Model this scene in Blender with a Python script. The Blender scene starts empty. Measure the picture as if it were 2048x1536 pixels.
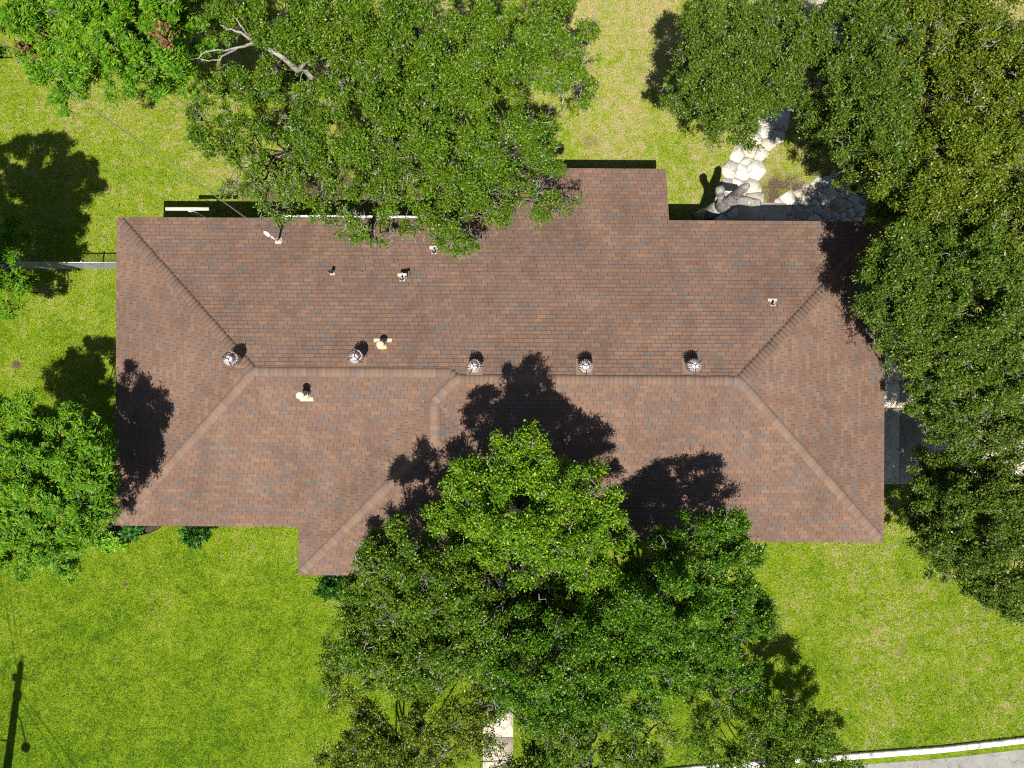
import bpy, math, random
import numpy as np
from mathutils import Vector

sc = bpy.context.scene
COL = sc.collection
H, F = 25.3, 1420.0            # camera height over the lawn, focal length in photo pixels


def P(px, py, z=0.0):
    """photo measurement -> metres on the level z"""
    k = (H - z) / F
    return ((px - 1024) * k, (768 - py) * k, z)


# ------------------------------------------------------------------ object helpers
def tag(o, label=None, cat=None, group=None, kind=None):
    if label: o['label'] = label
    if cat: o['category'] = cat
    if group: o['group'] = group
    if kind: o['kind'] = kind
    return o


def empty(name, loc=(0, 0, 0)):
    o = bpy.data.objects.new(name, None)
    o.empty_display_size = 0.3
    COL.objects.link(o)
    o.location = loc
    return o


def np_mesh(name, verts, faces_flat, sizes, mat, parent=None, smooth=False, uv=None, mat2=None, split=0):
    verts = np.asarray(verts, np.float32).reshape(-1, 3)
    faces_flat = np.asarray(faces_flat, np.int32).ravel()
    sizes = np.asarray(sizes, np.int32).ravel()
    me = bpy.data.meshes.new(name)
    me.vertices.add(len(verts)); me.vertices.foreach_set('co', verts.ravel())
    me.loops.add(len(faces_flat)); me.loops.foreach_set('vertex_index', faces_flat)
    me.polygons.add(len(sizes))
    st = np.zeros(len(sizes), np.int32); st[1:] = np.cumsum(sizes)[:-1]
    me.polygons.foreach_set('loop_start', st)
    if smooth: me.polygons.foreach_set('use_smooth', np.ones(len(sizes), bool))
    if uv is not None:
        l = me.uv_layers.new(name='UVMap')
        l.data.foreach_set('uv', np.asarray(uv, np.float32).ravel())
    me.update(calc_edges=True)
    me.validate()
    if mat: me.materials.append(mat)
    if mat2:
        me.materials.append(mat2)
        me.polygons.foreach_set('material_index', (np.arange(len(sizes)) >= split).astype(np.int32))
    o = bpy.data.objects.new(name, me)
    COL.objects.link(o)
    if parent:
        o.parent = parent
        o.location = -Vector(parent_world(parent))
    return o


def parent_world(p):
    v = Vector((0, 0, 0))
    while p:
        v += Vector(p.location)
        p = p.parent
    return v


class MB:
    """collects shapes in world metres, builds ONE mesh object"""
    def __init__(s): s.v = []; s.f = []; s.n = 0

    def add(s, verts, faces):
        b = len(s.v)
        s.v.extend([tuple(v) for v in verts])
        s.f.extend([[i + b for i in f] for f in faces])

    def box(s, c, d, rz=0.0):
        x, y, z = d[0] / 2, d[1] / 2, d[2] / 2
        cr, sr = math.cos(rz), math.sin(rz)
        vs = []
        for sz in (-z, z):
            for (a, b) in ((-x, -y), (x, -y), (x, y), (-x, y)):
                vs.append((c[0] + a * cr - b * sr, c[1] + a * sr + b * cr, c[2] + sz))
        s.add(vs, [(3, 2, 1, 0), (4, 5, 6, 7), (0, 1, 5, 4), (1, 2, 6, 5), (2, 3, 7, 6), (3, 0, 4, 7)])

    def tube(s, pts, rad, n=8, cap=True):
        pts = [Vector(p) for p in pts]
        if not hasattr(rad, '__len__'): rad = [rad] * len(pts)
        vs, fs = [], []
        prev = None
        for i, p in enumerate(pts):
            t = (pts[min(i + 1, len(pts) - 1)] - pts[max(i - 1, 0)])
            if t.length < 1e-9: t = Vector((0, 0, 1))
            t.normalize()
            if prev is None:
                a = Vector((0, 0, 1)) if abs(t.z) < 0.9 else Vector((1, 0, 0))
                u = t.cross(a).normalized()
            else:
                u = (prev - t * prev.dot(t))
                u = u.normalized() if u.length > 1e-6 else t.orthogonal().normalized()
            prev = u
            w = t.cross(u)
            for k in range(n):
                an = 2 * math.pi * k / n
                vs.append(p + (u * math.cos(an) + w * math.sin(an)) * rad[i])
        m = len(pts)
        for i in range(m - 1):
            for k in range(n):
                k2 = (k + 1) % n
                fs.append((i * n + k, i * n + k2, (i + 1) * n + k2, (i + 1) * n + k))
        if cap:
            fs.append(tuple(range(n - 1, -1, -1)))
            fs.append(tuple((m - 1) * n + k for k in range(n)))
        s.add(vs, fs)

    def lathe(s, c, prof, n=20):
        """prof: list of (radius, height) over point c"""
        vs, fs = [], []
        for (r, h) in prof:
            for k in range(n):
                an = 2 * math.pi * k / n
                vs.append((c[0] + r * math.cos(an), c[1] + r * math.sin(an), c[2] + h))
        for i in range(len(prof) - 1):
            for k in range(n):
                k2 = (k + 1) % n
                fs.append((i * n + k, i * n + k2, (i + 1) * n + k2, (i + 1) * n + k))
        fs.append(tuple(range(n - 1, -1, -1)))
        fs.append(tuple((len(prof) - 1) * n + k for k in range(n)))
        s.add(vs, fs)

    def prism(s, poly, z0, z1):
        n = len(poly)
        vs = [(p[0], p[1], z0) for p in poly] + [(p[0], p[1], z1) for p in poly]
        fs = [tuple(range(n - 1, -1, -1)), tuple(range(n, 2 * n))]
        for i in range(n):
            j = (i + 1) % n
            fs.append((i, j, n + j, n + i))
        s.add(vs, fs)

    def build(s, name, mat, parent=None, smooth=False):
        flat = [i for f in s.f for i in f]
        return np_mesh(name, s.v, flat, [len(f) for f in s.f], mat, parent, smooth)


# ------------------------------------------------------------------ materials
def new_mat(name):
    m = bpy.data.materials.new(name)
    m.use_nodes = True
    nt = m.node_tree
    b = nt.nodes['Principled BSDF']
    return m, nt, b


def N(nt, typ, **kw):
    n = nt.nodes.new(typ)
    for k, v in kw.items(): setattr(n, k, v)
    return n


def L(nt, a, b): nt.links.new(a, b)


def math_n(nt, op, a, b=None, c=None, clamp=False):
    n = N(nt, 'ShaderNodeMath', operation=op)
    n.use_clamp = clamp
    for i, x in enumerate((a, b, c)):
        if x is None: continue
        if isinstance(x, (int, float)): n.inputs[i].default_value = x
        else: L(nt, x, n.inputs[i])
    return n.outputs[0]


def mix_n(nt, fac, a, b, typ='MIX'):
    n = N(nt, 'ShaderNodeMix', data_type='RGBA', blend_type=typ)
    n.clamp_factor = True
    for sock, x in ((n.inputs[0], fac), (n.inputs[6], a), (n.inputs[7], b)):
        if isinstance(x, (int, float)): sock.default_value = x
        elif isinstance(x, tuple): sock.default_value = (x[0], x[1], x[2], 1)
        else: L(nt, x, sock)
    return n.outputs[2]


def ramp_n(nt, fac, stops, interp='LINEAR'):
    n = N(nt, 'ShaderNodeValToRGB')
    n.color_ramp.interpolation = interp
    e = n.color_ramp.elements
    while len(e) < len(stops): e.new(0.5)
    for i, (p, c) in enumerate(stops):
        e[i].position = p
        e[i].color = (c[0], c[1], c[2], 1) if isinstance(c, tuple) else (c, c, c, 1)
    L(nt, fac, n.inputs[0])
    return n.outputs[0]


def noise_n(nt, vec, scale, detail=4, rough=0.55, dist=0.0):
    n = N(nt, 'ShaderNodeTexNoise')
    n.inputs['Scale'].default_value = scale
    n.inputs['Detail'].default_value = detail
    n.inputs['Roughness'].default_value = rough
    n.inputs['Distortion'].default_value = dist
    if vec is not None: L(nt, vec, n.inputs['Vector'])
    return n.outputs[0]


def geo_pos(nt):
    return N(nt, 'ShaderNodeNewGeometry').outputs['Position']


def simple_mat(name, col, rough=0.6, metal=0.0, noise=0.0, scale=8.0, col2=None, bump=0.0, spec=0.5):
    m, nt, b = new_mat(name)
    p = geo_pos(nt)
    if noise > 0:
        f = noise_n(nt, p, scale, 6, 0.62)
        f = ramp_n(nt, f, [(0.5 - 0.5 * (1 - noise) * 0.5, 0.0), (0.5 + 0.2, 1.0)])
        c = mix_n(nt, f, col, col2 or tuple(x * 0.7 for x in col))
        L(nt, c, b.inputs['Base Color'])
    else:
        b.inputs['Base Color'].default_value = (*col, 1)
    b.inputs['Roughness'].default_value = rough
    b.inputs['Metallic'].default_value = metal
    b.inputs['Specular IOR Level'].default_value = spec
    if bump > 0:
        bn = N(nt, 'ShaderNodeBump'); bn.inputs['Strength'].default_value = bump
        bn.inputs['Distance'].default_value = 0.02
        L(nt, noise_n(nt, p, scale * 6, 4), bn.inputs['Height'])
        L(nt, bn.outputs[0], b.inputs['Normal'])
    return m


# dirt patches on the lawn: px, py, radius x m, radius y m, strength
DIRT = [(1180, 285, 1.3, .8, 0.42), (640, 380, 4.6, 0.75, 1.0), (1565, 385, 1.15, 1.0, 1.0), (35, 730, 0.3, 0.22, 1.0),
        (560, 330, 1.2, 0.9, 0.7), (800, 350, 2.0, 1.2, 0.8), (250, 1168, 0.16, 0.12, 0.9), (1280, 140, 0.5, 0.5, 0.5),
        (1830, 450, 2.2, 2.2, 0.8), (1700, 230, 2.4, 2.0, 0.7), (1930, 250, 3.0, 3.0, 0.7), (400, 1110, 0.5, 0.35, .4),
        (1500, 1222, .35, .5, .6), (1690, 1455, .6, .3, .5), (1900, 1350, .8, .8, .45), (1800, 1300, 1.2, .9, .4)]


def lawn_material(name, blades):
    m, nt, b = new_mat(name)
    p = geo_pos(nt)
    sep = N(nt, 'ShaderNodeSeparateXYZ'); L(nt, p, sep.inputs[0])
    flat = N(nt, 'ShaderNodeCombineXYZ'); L(nt, sep.outputs[0], flat.inputs[0]); L(nt, sep.outputs[1], flat.inputs[1])
    fv = flat.outputs[0]
    # dryness: more straw behind the house, greener in the front left
    big = noise_n(nt, fv, 0.42, 4, 0.6)
    mid = noise_n(nt, fv, 1.7, 5, 0.68, 0.6)
    fine = noise_n(nt, fv, 13.0, 4, 0.75)
    yb = math_n(nt, 'MULTIPLY_ADD', sep.outputs[1], 0.010, 0.085)
    xb = math_n(nt, 'MULTIPLY_ADD', math_n(nt, 'ABSOLUTE', math_n(nt, 'SUBTRACT', sep.outputs[0], 1.0)), -0.0012, 0.0)
    xr = math_n(nt, 'MULTIPLY', sep.outputs[0], 0.0035)
    dry = math_n(nt, 'ADD', math_n(nt, 'MULTIPLY', big, 0.42), math_n(nt, 'MULTIPLY', mid, 0.66))
    dry = math_n(nt, 'ADD', dry, math_n(nt, 'ADD', yb, math_n(nt, 'ADD', xb, xr)))
    dry = math_n(nt, 'ADD', dry, math_n(nt, 'MULTIPLY', math_n(nt, 'SUBTRACT', fine, 0.5), 1.0))
    tuft = noise_n(nt, fv, 5.2, 4, 0.7, 0.8)
    dry = math_n(nt, 'ADD', dry, math_n(nt, 'MULTIPLY', math_n(nt, 'SUBTRACT', tuft, 0.43), 0.75))
    if blades:
        r = N(nt, 'ShaderNodeNewGeometry').outputs['Random Per Island']
        dry = math_n(nt, 'ADD', dry, math_n(nt, 'MULTIPLY', math_n(nt, 'SUBTRACT', r, 0.5), 0.55))
    c = ramp_n(nt, dry, [(0.34, (0.085, 0.175, 0.004)), (0.52, (0.200, 0.335, 0.006)), (0.72, (0.300, 0.410, 0.014)),
                         (0.90, (0.42, 0.44, 0.075)), (0.98, (0.56, 0.49, 0.19)), (1.0, (0.64, 0.53, 0.29))])
    straw = noise_n(nt, fv, 3.0, 7, 0.78, 0.5)
    sm = math_n(nt, 'ADD', math_n(nt, 'MULTIPLY', straw, 1.0), math_n(nt, 'MULTIPLY', math_n(nt, 'SUBTRACT', big, 0.5), 0.35))
    sm = math_n(nt, 'ADD', sm, math_n(nt, 'ADD', math_n(nt, 'MULTIPLY', sep.outputs[1], 0.0065), xr))
    sm = math_n(nt, 'ADD', sm, math_n(nt, 'MULTIPLY', math_n(nt, 'SUBTRACT', fine, 0.5), 0.45))
    if blades: sm = math_n(nt, 'ADD', sm, math_n(nt, 'MULTIPLY', math_n(nt, 'SUBTRACT', r, 0.5), 0.30))
    c = mix_n(nt, ramp_n(nt, sm, [(0.51, 0.0), (0.67, 0.85)]), c, (0.58, 0.47, 0.23))
    # bare soil
    tot = None
    for (px, py, rx, ry, st) in DIRT:
        x, y, _ = P(px, py)
        dx = math_n(nt, 'MULTIPLY', math_n(nt, 'SUBTRACT', sep.outputs[0], x), 1 / rx)
        dy = math_n(nt, 'MULTIPLY', math_n(nt, 'SUBTRACT', sep.outputs[1], y), 1 / ry)
        d = math_n(nt, 'SQRT', math_n(nt, 'ADD', math_n(nt, 'MULTIPLY', dx, dx), math_n(nt, 'MULTIPLY', dy, dy)))
        mval = math_n(nt, 'MULTIPLY', math_n(nt, 'SUBTRACT', 1.25, d, clamp=True), st)
        tot = mval if tot is None else math_n(nt, 'MAXIMUM', tot, mval)
    tot = math_n(nt, 'MULTIPLY', tot, math_n(nt, 'MULTIPLY_ADD', mid, 2.2, -0.35), clamp=True)
    tot = math_n(nt, 'MULTIPLY_ADD', fine, 0.6, math_n(nt, 'SUBTRACT', tot, 0.35), clamp=True)
    soil = ramp_n(nt, noise_n(nt, fv, 22, 4, 0.8), [(0.35, (0.10, 0.065, 0.04)), (0.55, (0.21, 0.145, 0.095)), (0.72, (0.42, 0.34, 0.24))])
    tot = ramp_n(nt, tot, [(0.25, 0.0), (0.6, 0.85 if blades else 1.0)])
    c = mix_n(nt, tot, c, soil)
    if not blades:
        gap_shade = ramp_n(nt, noise_n(nt, fv, 34, 3, 0.8), [(0.40, 0.22), (0.58, 1.0)])  # shade between the tufts painted into the ground colour
        c = mix_n(nt, 1.0, c, gap_shade, 'MULTIPLY')
    L(nt, c, b.inputs['Base Color'])
    b.inputs['Roughness'].default_value = 0.75
    b.inputs['Specular IOR Level'].default_value = 0.12
    if blades:
        tr = N(nt, 'ShaderNodeBsdfTranslucent'); L(nt, c, tr.inputs[0])
        mx = N(nt, 'ShaderNodeMixShader'); mx.inputs[0].default_value = 0.3
        L(nt, b.outputs[0], mx.inputs[1]); L(nt, tr.outputs[0], mx.inputs[2])
        L(nt, mx.outputs[0], nt.nodes['Material Output'].inputs[0])
    else:
        bn = N(nt, 'ShaderNodeBump'); bn.inputs['Strength'].default_value = 0.9; bn.inputs['Distance'].default_value = 0.05
        L(nt, noise_n(nt, fv, 26, 5, 0.8), bn.inputs['Height']); L(nt, bn.outputs[0], b.inputs['Normal'])
    return m


def leaf_material(name, stops, rare, rare_at=0.965, trans=0.12, rough=0.40, spec=0.30, vary=0.42, nscale=0.6):
    m, nt, b = new_mat(name)
    g = N(nt, 'ShaderNodeNewGeometry')
    r = g.outputs['Random Per Island']
    n1 = noise_n(nt, g.outputs['Position'], nscale, 3, 0.6)
    n2 = noise_n(nt, g.outputs['Position'], nscale * 4.5, 2, 0.6)
    f = math_n(nt, 'ADD', math_n(nt, 'MULTIPLY', r, 1 - vary), math_n(nt, 'MULTIPLY', math_n(nt, 'ADD', n1, n2), vary * 0.5))
    c = ramp_n(nt, f, stops)
    wn = N(nt, 'ShaderNodeTexWhiteNoise', noise_dimensions='1D'); L(nt, r, wn.inputs['W'])
    c = mix_n(nt, math_n(nt, 'GREATER_THAN', wn.outputs[0], rare_at), c, rare)
    L(nt, c, b.inputs['Base Color'])
    b.inputs['Roughness'].default_value = rough
    b.inputs['Specular IOR Level'].default_value = spec
    tr = N(nt, 'ShaderNodeBsdfTranslucent')
    tc = mix_n(nt, 1.0, c, (1.25, 1.35, 0.5), 'MULTIPLY'); L(nt, tc, tr.inputs[0])
    mx = N(nt, 'ShaderNodeMixShader'); mx.inputs[0].default_value = trans
    L(nt, b.outputs[0], mx.inputs[1]); L(nt, tr.outputs[0], mx.inputs[2])
    L(nt, mx.outputs[0], nt.nodes['Material Output'].inputs[0])
    return m


PITCH = 0.30
ZE = 2.7
S0 = (H - ZE) / F
ROT = 0.006


def shingle_material():
    m, nt, b = new_mat('asphalt_shingle')
    uv = N(nt, 'ShaderNodeUVMap').outputs[0]
    sep = N(nt, 'ShaderNodeSeparateXYZ'); L(nt, uv, sep.inputs[0])
    p = geo_pos(nt)
    row = math_n(nt, 'FLOOR', sep.outputs[1])
    t = math_n(nt, 'FRACT', sep.outputs[1])
    rj = N(nt, 'ShaderNodeTexWhiteNoise', noise_dimensions='1D'); L(nt, row, rj.inputs['W'])
    cc = math_n(nt, 'ADD', math_n(nt, 'MULTIPLY', sep.outputs[0], 1 / 0.305), math_n(nt, 'MULTIPLY', row, 0.385))
    cc = math_n(nt, 'ADD', cc, math_n(nt, 'MULTIPLY', rj.outputs[0], 0.10))
    colm = math_n(nt, 'FLOOR', cc)
    fr = math_n(nt, 'FRACT', cc)
    cv = N(nt, 'ShaderNodeCombineXYZ'); L(nt, colm, cv.inputs[0]); L(nt, row, cv.inputs[1])
    wn = N(nt, 'ShaderNodeTexWhiteNoise', noise_dimensions='2D'); L(nt, cv.outputs[0], wn.inputs['Vector'])
    c = ramp_n(nt, wn.outputs[0], [(0.0, (0.152, 0.095, 0.070)), (0.22, (0.170, 0.102, 0.072)), (0.45, (0.186, 0.114, 0.080)),
                                   (0.64, (0.206, 0.128, 0.086)), (0.78, (0.168, 0.105, 0.079)), (0.90, (0.150, 0.108, 0.090)),
                                   (1.0, (0.136, 0.112, 0.098))])
    # granules and blends inside a tab
    gr = noise_n(nt, p, 38, 3, 0.85)
    c = mix_n(nt, 0.8, c, ramp_n(nt, gr, [(0.3, 0.62), (0.5, 1.0), (0.7, 1.32)]), 'MULTIPLY')
    bl = noise_n(nt, p, 5.0, 4, 0.7)
    c = mix_n(nt, ramp_n(nt, bl, [(0.50, 0.0), (0.75, 0.5)]), c, (0.205, 0.136, 0.100))
    big = noise_n(nt, p, 0.55, 5, 0.62, 0.5)
    c = mix_n(nt, 1.0, c, ramp_n(nt, big, [(0.3, 0.84), (0.5, 1.0), (0.7, 1.1)]), 'MULTIPLY')
    # wash-down streaks along the slope
    sv = N(nt, 'ShaderNodeCombineXYZ'); L(nt, math_n(nt, 'MULTIPLY', sep.outputs[0], 2.2), sv.inputs[0]); L(nt, math_n(nt, 'MULTIPLY', sep.outputs[1], 0.045), sv.inputs[1])
    c = mix_n(nt, 0.8, c, ramp_n(nt, noise_n(nt, sv.outputs[0], 1.0, 5, 0.65), [(0.32, 0.84), (0.5, 1.0), (0.68, 1.10)]), 'MULTIPLY')
    # grey-black algae stain under the oak branches
    sx, sy, _ = P(1050, 490, 3.1)
    ps = N(nt, 'ShaderNodeSeparateXYZ'); L(nt, p, ps.inputs[0])
    dx = math_n(nt, 'MULTIPLY', math_n(nt, 'SUBTRACT', ps.outputs[0], sx), 0.55)
    dy = math_n(nt, 'MULTIPLY', math_n(nt, 'SUBTRACT', ps.outputs[1], sy), 0.75)
    d = math_n(nt, 'SQRT', math_n(nt, 'ADD', math_n(nt, 'MULTIPLY', dx, dx), math_n(nt, 'MULTIPLY', dy, dy)))
    st = math_n(nt, 'MULTIPLY', math_n(nt, 'SUBTRACT', 1.15, d, clamp=True), ramp_n(nt, noise_n(nt, p, 1.6, 4, .7), [(0.38, 0.0), (0.62, 1.0)]))
    c = mix_n(nt, math_n(nt, 'MULTIPLY', st, 0.62), c, (0.075, 0.06, 0.04))
    # slots between tabs, thin dark butt line with its edge shadow painted in
    slot = math_n(nt, 'LESS_THAN', fr, 0.052)
    c = mix_n(nt, math_n(nt, 'MULTIPLY', slot, 0.82), c, (0.05, 0.036, 0.03))
    butt = math_n(nt, 'LESS_THAN', t, 0.07)
    c = mix_n(nt, math_n(nt, 'MULTIPLY', butt, 0.42), c, (0.06, 0.042, 0.034))
    L(nt, c, b.inputs['Base Color'])
    b.inputs['Roughness'].default_value = 0.9
    b.inputs['Specular IOR Level'].default_value = 0.25
    bn = N(nt, 'ShaderNodeBump'); bn.inputs['Strength'].default_value = 0.35; bn.inputs['Distance'].default_value = 0.006
    L(nt, gr, bn.inputs['Height']); L(nt, bn.outputs[0], b.inputs['Normal'])
    return m


def cap_material():
    m, nt, b = new_mat('ridge_shingle')
    g = N(nt, 'ShaderNodeNewGeometry')
    c = ramp_n(nt, g.outputs['Random Per Island'], [(0.0, (0.1785, 0.1134, 0.0832)), (0.3, (0.2091, 0.1350, 0.0958)), (0.6, (0.2295, 0.1534, 0.1072)),
                                                    (0.85, (0.1887, 0.1296, 0.1026)), (1.0, (0.1530, 0.1350, 0.1254))])
    gr = noise_n(nt, g.outputs['Position'], 38, 3, 0.85)
    c = mix_n(nt, 0.8, c, ramp_n(nt, gr, [(0.3, 0.66), (0.5, 1.0), (0.7, 1.28)]), 'MULTIPLY')
    L(nt, c, b.inputs['Base Color'])
    b.inputs['Roughness'].default_value = 0.9
    b.inputs['Specular IOR Level'].default_value = 0.25
    return m


def concrete_material(name, c1, c2, joint=None):
    m, nt, b = new_mat(name)
    p = geo_pos(nt)
    n1 = noise_n(nt, p, 1.1, 6, 0.68)
    n2 = noise_n(nt, p, 30, 4, 0.8)
    c = mix_n(nt, ramp_n(nt, n1, [(0.36, 0.0), (0.66, 1.0)]), c1, c2)
    c = mix_n(nt, 0.7, c, ramp_n(nt, n2, [(0.3, 0.72), (0.55, 1.0), (0.75, 1.1)]), 'MULTIPLY')
    c = mix_n(nt, 0.9, c, ramp_n(nt, noise_n(nt, p, 3.4, 7, 0.75, 1.0), [(0.34, 0.66), (0.48, 0.98), (0.7, 1.04)]), 'MULTIPLY')
    vo = N(nt, 'ShaderNodeTexVoronoi', feature='DISTANCE_TO_EDGE'); vo.inputs['Scale'].default_value = 0.55
    wv = N(nt, 'ShaderNodeVectorMath', operation='ADD'); L(nt, p, wv.inputs[0])
    ns = N(nt, 'ShaderNodeTexNoise'); ns.inputs['Scale'].default_value = 2.5; ns.inputs['Detail'].default_value = 5; L(nt, p, ns.inputs['Vector'])
    L(nt, ns.outputs['Color'], wv.inputs[1]); L(nt, wv.outputs[0], vo.inputs['Vector'])
    c = mix_n(nt, ramp_n(nt, vo.outputs['Distance'], [(0.004, 0.6), (0.012, 0.0)]), c, (0.12, 0.10, 0.08))
    L(nt, c, b.inputs['Base Color'])
    b.inputs['Roughness'].default_value = 0.88
    b.inputs['Specular IOR Level'].default_value = 0.25
    bn = N(nt, 'ShaderNodeBump'); bn.inputs['Strength'].default_value = 0.3; bn.inputs['Distance'].default_value = 0.01
    L(nt, n2, bn.inputs['Height']); L(nt, bn.outputs[0], b.inputs['Normal'])
    return m


def stone_material():
    m, nt, b = new_mat('limestone_flag')
    g = N(nt, 'ShaderNodeNewGeometry')
    p = g.outputs['Position']
    c = ramp_n(nt, g.outputs['Random Per Island'], [(0.0, (0.60, 0.52, 0.40)), (0.4, (0.72, 0.66, 0.56)), (0.8, (0.78, 0.74, 0.66)), (1.0, (0.66, 0.62, 0.56))])
    c = mix_n(nt, 1.0, c, ramp_n(nt, noise_n(nt, p, 6, 6, 0.75), [(0.36, 0.62), (0.5, 0.95), (0.7, 1.05)]), 'MULTIPLY')
    c = mix_n(nt, 0.8, c, ramp_n(nt, noise_n(nt, p, 34, 3, 0.8), [(0.36, 0.6), (0.52, 1.0)]), 'MULTIPLY')
    L(nt, c, b.inputs['Base Color'])
    b.inputs['Roughness'].default_value = 0.9
    b.inputs['Specular IOR Level'].default_value = 0.2
    bn = N(nt, 'ShaderNodeBump'); bn.inputs['Strength'].default_value = 0.5; bn.inputs['Distance'].default_value = 0.015
    L(nt, noise_n(nt, p, 12, 5, 0.75), bn.inputs['Height']); L(nt, bn.outputs[0], b.inputs['Normal'])
    return m


def bark_material(name, c1, c2):
    m, nt, b = new_mat(name)
    p = geo_pos(nt)
    n1 = noise_n(nt, p, 7, 6, 0.75, 1.0)
    n2 = noise_n(nt, p, 1.4, 3, 0.6)
    f = math_n(nt, 'ADD', math_n(nt, 'MULTIPLY', n1, 0.65), math_n(nt, 'MULTIPLY', n2, 0.4))
    L(nt, mix_n(nt, ramp_n(nt, f, [(0.42, 0.0), (0.62, 1.0)]), c1, c2), b.inputs['Base Color'])
    b.inputs['Roughness'].default_value = 0.9
    b.inputs['Specular IOR Level'].default_value = 0.2
    bn = N(nt, 'ShaderNodeBump'); bn.inputs['Strength'].default_value = 0.9; bn.inputs['Distance'].default_value = 0.03
    L(nt, noise_n(nt, p, 14, 5, 0.75, 1.5), bn.inputs['Height']); L(nt, bn.outputs[0], b.inputs['Normal'])
    return m


M = {}
M['lawn'] = lawn_material('lawn_soil', False)
M['blade'] = lawn_material('grass_blade', True)
M['shingle'] = shingle_material()
M['cap'] = cap_material()
M['brick'] = simple_mat('pale_brick', (0.42, 0.33, 0.26), 0.85, noise=0.5, scale=5, col2=(0.3, 0.22, 0.17))
M['white_paint'] = simple_mat('white_paint', (0.78, 0.77, 0.74), 0.5)
M['fascia'] = simple_mat('brown_fascia', (0.16, 0.10, 0.075), 0.6)
M['galv'] = simple_mat('chalky_aluminium', (0.84, 0.76, 0.76), 0.45, 0.15, noise=0.4, scale=20, col2=(0.66, 0.54, 0.54))
M['dark_metal'] = simple_mat('black_rod', (0.02, 0.018, 0.017), 0.5, 0.3)
M['vent_shade'] = simple_mat('vent_inside_shade', (0.012, 0.012, 0.014), 0.8)  # near-black colour for the shade inside the turbine heads
M['cream'] = simple_mat('cream_flue_paint', (0.78, 0.68, 0.46), 0.5, noise=0.8, scale=18, col2=(0.62, 0.40, 0.18))
M['cream2'] = simple_mat('cream_flue_paint_clean', (0.80, 0.76, 0.62), 0.5, noise=0.4, scale=12, col2=(0.7, 0.6, 0.4))
M['rusty'] = simple_mat('rusting_flashing', (0.72, 0.60, 0.42), 0.6, noise=0.9, scale=14, col2=(0.42, 0.17, 0.05))
M['flash'] = simple_mat('pale_flashing', (0.66, 0.58, 0.50), 0.55, noise=0.5, scale=16, col2=(0.5, 0.42, 0.35))
M['lead'] = simple_mat('grey_boot', (0.30, 0.30, 0.31), 0.5, 0.3)
M['black_pipe'] = simple_mat('black_plastic', (0.025, 0.02, 0.02), 0.45)
M['steel'] = simple_mat('galvanised_steel', (0.40, 0.42, 0.43), 0.5, 0.4)
M['cable'] = simple_mat('bare_cable', (0.20, 0.19, 0.16), 0.7, 0.1)
M['cable_black'] = simple_mat('black_cable', (0.03, 0.03, 0.03), 0.6)
M['concrete'] = concrete_material('driveway_concrete', (0.62, 0.53, 0.40), (0.74, 0.66, 0.52))
M['walk'] = concrete_material('walkway_concrete', (0.55, 0.47, 0.36), (0.70, 0.63, 0.52))
M['curb'] = concrete_material('curb_concrete', (0.72, 0.69, 0.63), (0.80, 0.78, 0.73))
M['asphalt'] = concrete_material('old_asphalt', (0.25, 0.245, 0.225), (0.33, 0.32, 0.29))
M['stone'] = stone_material()
M['grout'] = simple_mat('path_joint_soil', (0.20, 0.15, 0.09), 0.95, noise=0.5, scale=10, col2=(0.12, 0.14, 0.04))
M['mulch'] = simple_mat('dark_mulch', (0.055, 0.036, 0.028), 0.95, noise=0.9, scale=16, col2=(0.12, 0.085, 0.065), bump=0.8)
M['edging'] = simple_mat('black_edging', (0.015, 0.015, 0.015), 0.6)
M['bark'] = bark_material('oak_bark', (0.022, 0.018, 0.014), (0.085, 0.072, 0.058))
M['twig'] = bark_material('lichen_twig', (0.16, 0.14, 0.11), (0.50, 0.47, 0.41))
M['deadwood'] = bark_material('weathered_deadwood', (0.07, 0.065, 0.06), (0.46, 0.43, 0.39))
M['pole'] = bark_material('creosote_pole', (0.08, 0.055, 0.04), (0.15, 0.11, 0.08))
M['oak'] = leaf_material('live_oak_leaf', [(0.15, (0.020, 0.060, 0.003)), (0.42, (0.066, 0.150, 0.005)), (0.62, (0.118, 0.215, 0.008)), (0.85, (0.24, 0.32, 0.018))],
                         (0.30, 0.24, 0.12), 0.982)
M['oak_bright'] = leaf_material('fresh_oak_leaf', [(0.15, (0.022, 0.085, 0.003)), (0.42, (0.075, 0.195, 0.005)), (0.62, (0.165, 0.305, 0.007)), (0.85, (0.36, 0.47, 0.015))],
                                (0.34, 0.28, 0.1), 0.985)
M['oak_deep'] = leaf_material('deep_green_oak_leaf', [(0.15, (0.014, 0.058, 0.003)), (0.42, (0.046, 0.140, 0.004)), (0.62, (0.098, 0.220, 0.006)), (0.85, (0.22, 0.35, 0.012))],
                              (0.26, 0.22, 0.1), 0.985)  # greener leaf, darkened to carry the shadow zones inside these crowns
M['oak_olive'] = leaf_material('olive_oak_leaf', [(0.15, (0.030, 0.064, 0.003)), (0.42, (0.084, 0.146, 0.006)), (0.62, (0.155, 0.212, 0.010)), (0.85, (0.29, 0.32, 0.025))],
                               (0.30, 0.20, 0.08), 0.975)
M['oak_grey'] = leaf_material('grey_green_oak_leaf', [(0.15, (0.024, 0.060, 0.005)), (0.42, (0.066, 0.130, 0.009)), (0.62, (0.112, 0.190, 0.013)), (0.85, (0.20, 0.27, 0.028))],
                              (0.30, 0.24, 0.13), 0.98)
M['pecan'] = leaf_material('pecan_leaf', [(0.15, (0.0176, 0.0860, 0.0024)), (0.42, (0.0600, 0.1892, 0.0040)), (0.62, (0.1360, 0.2838, 0.0056)), (0.85, (0.2400, 0.3870, 0.0096))],
                           (0.25, 0.16, 0.06), 0.99, rough=0.5, spec=0.2)
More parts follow.
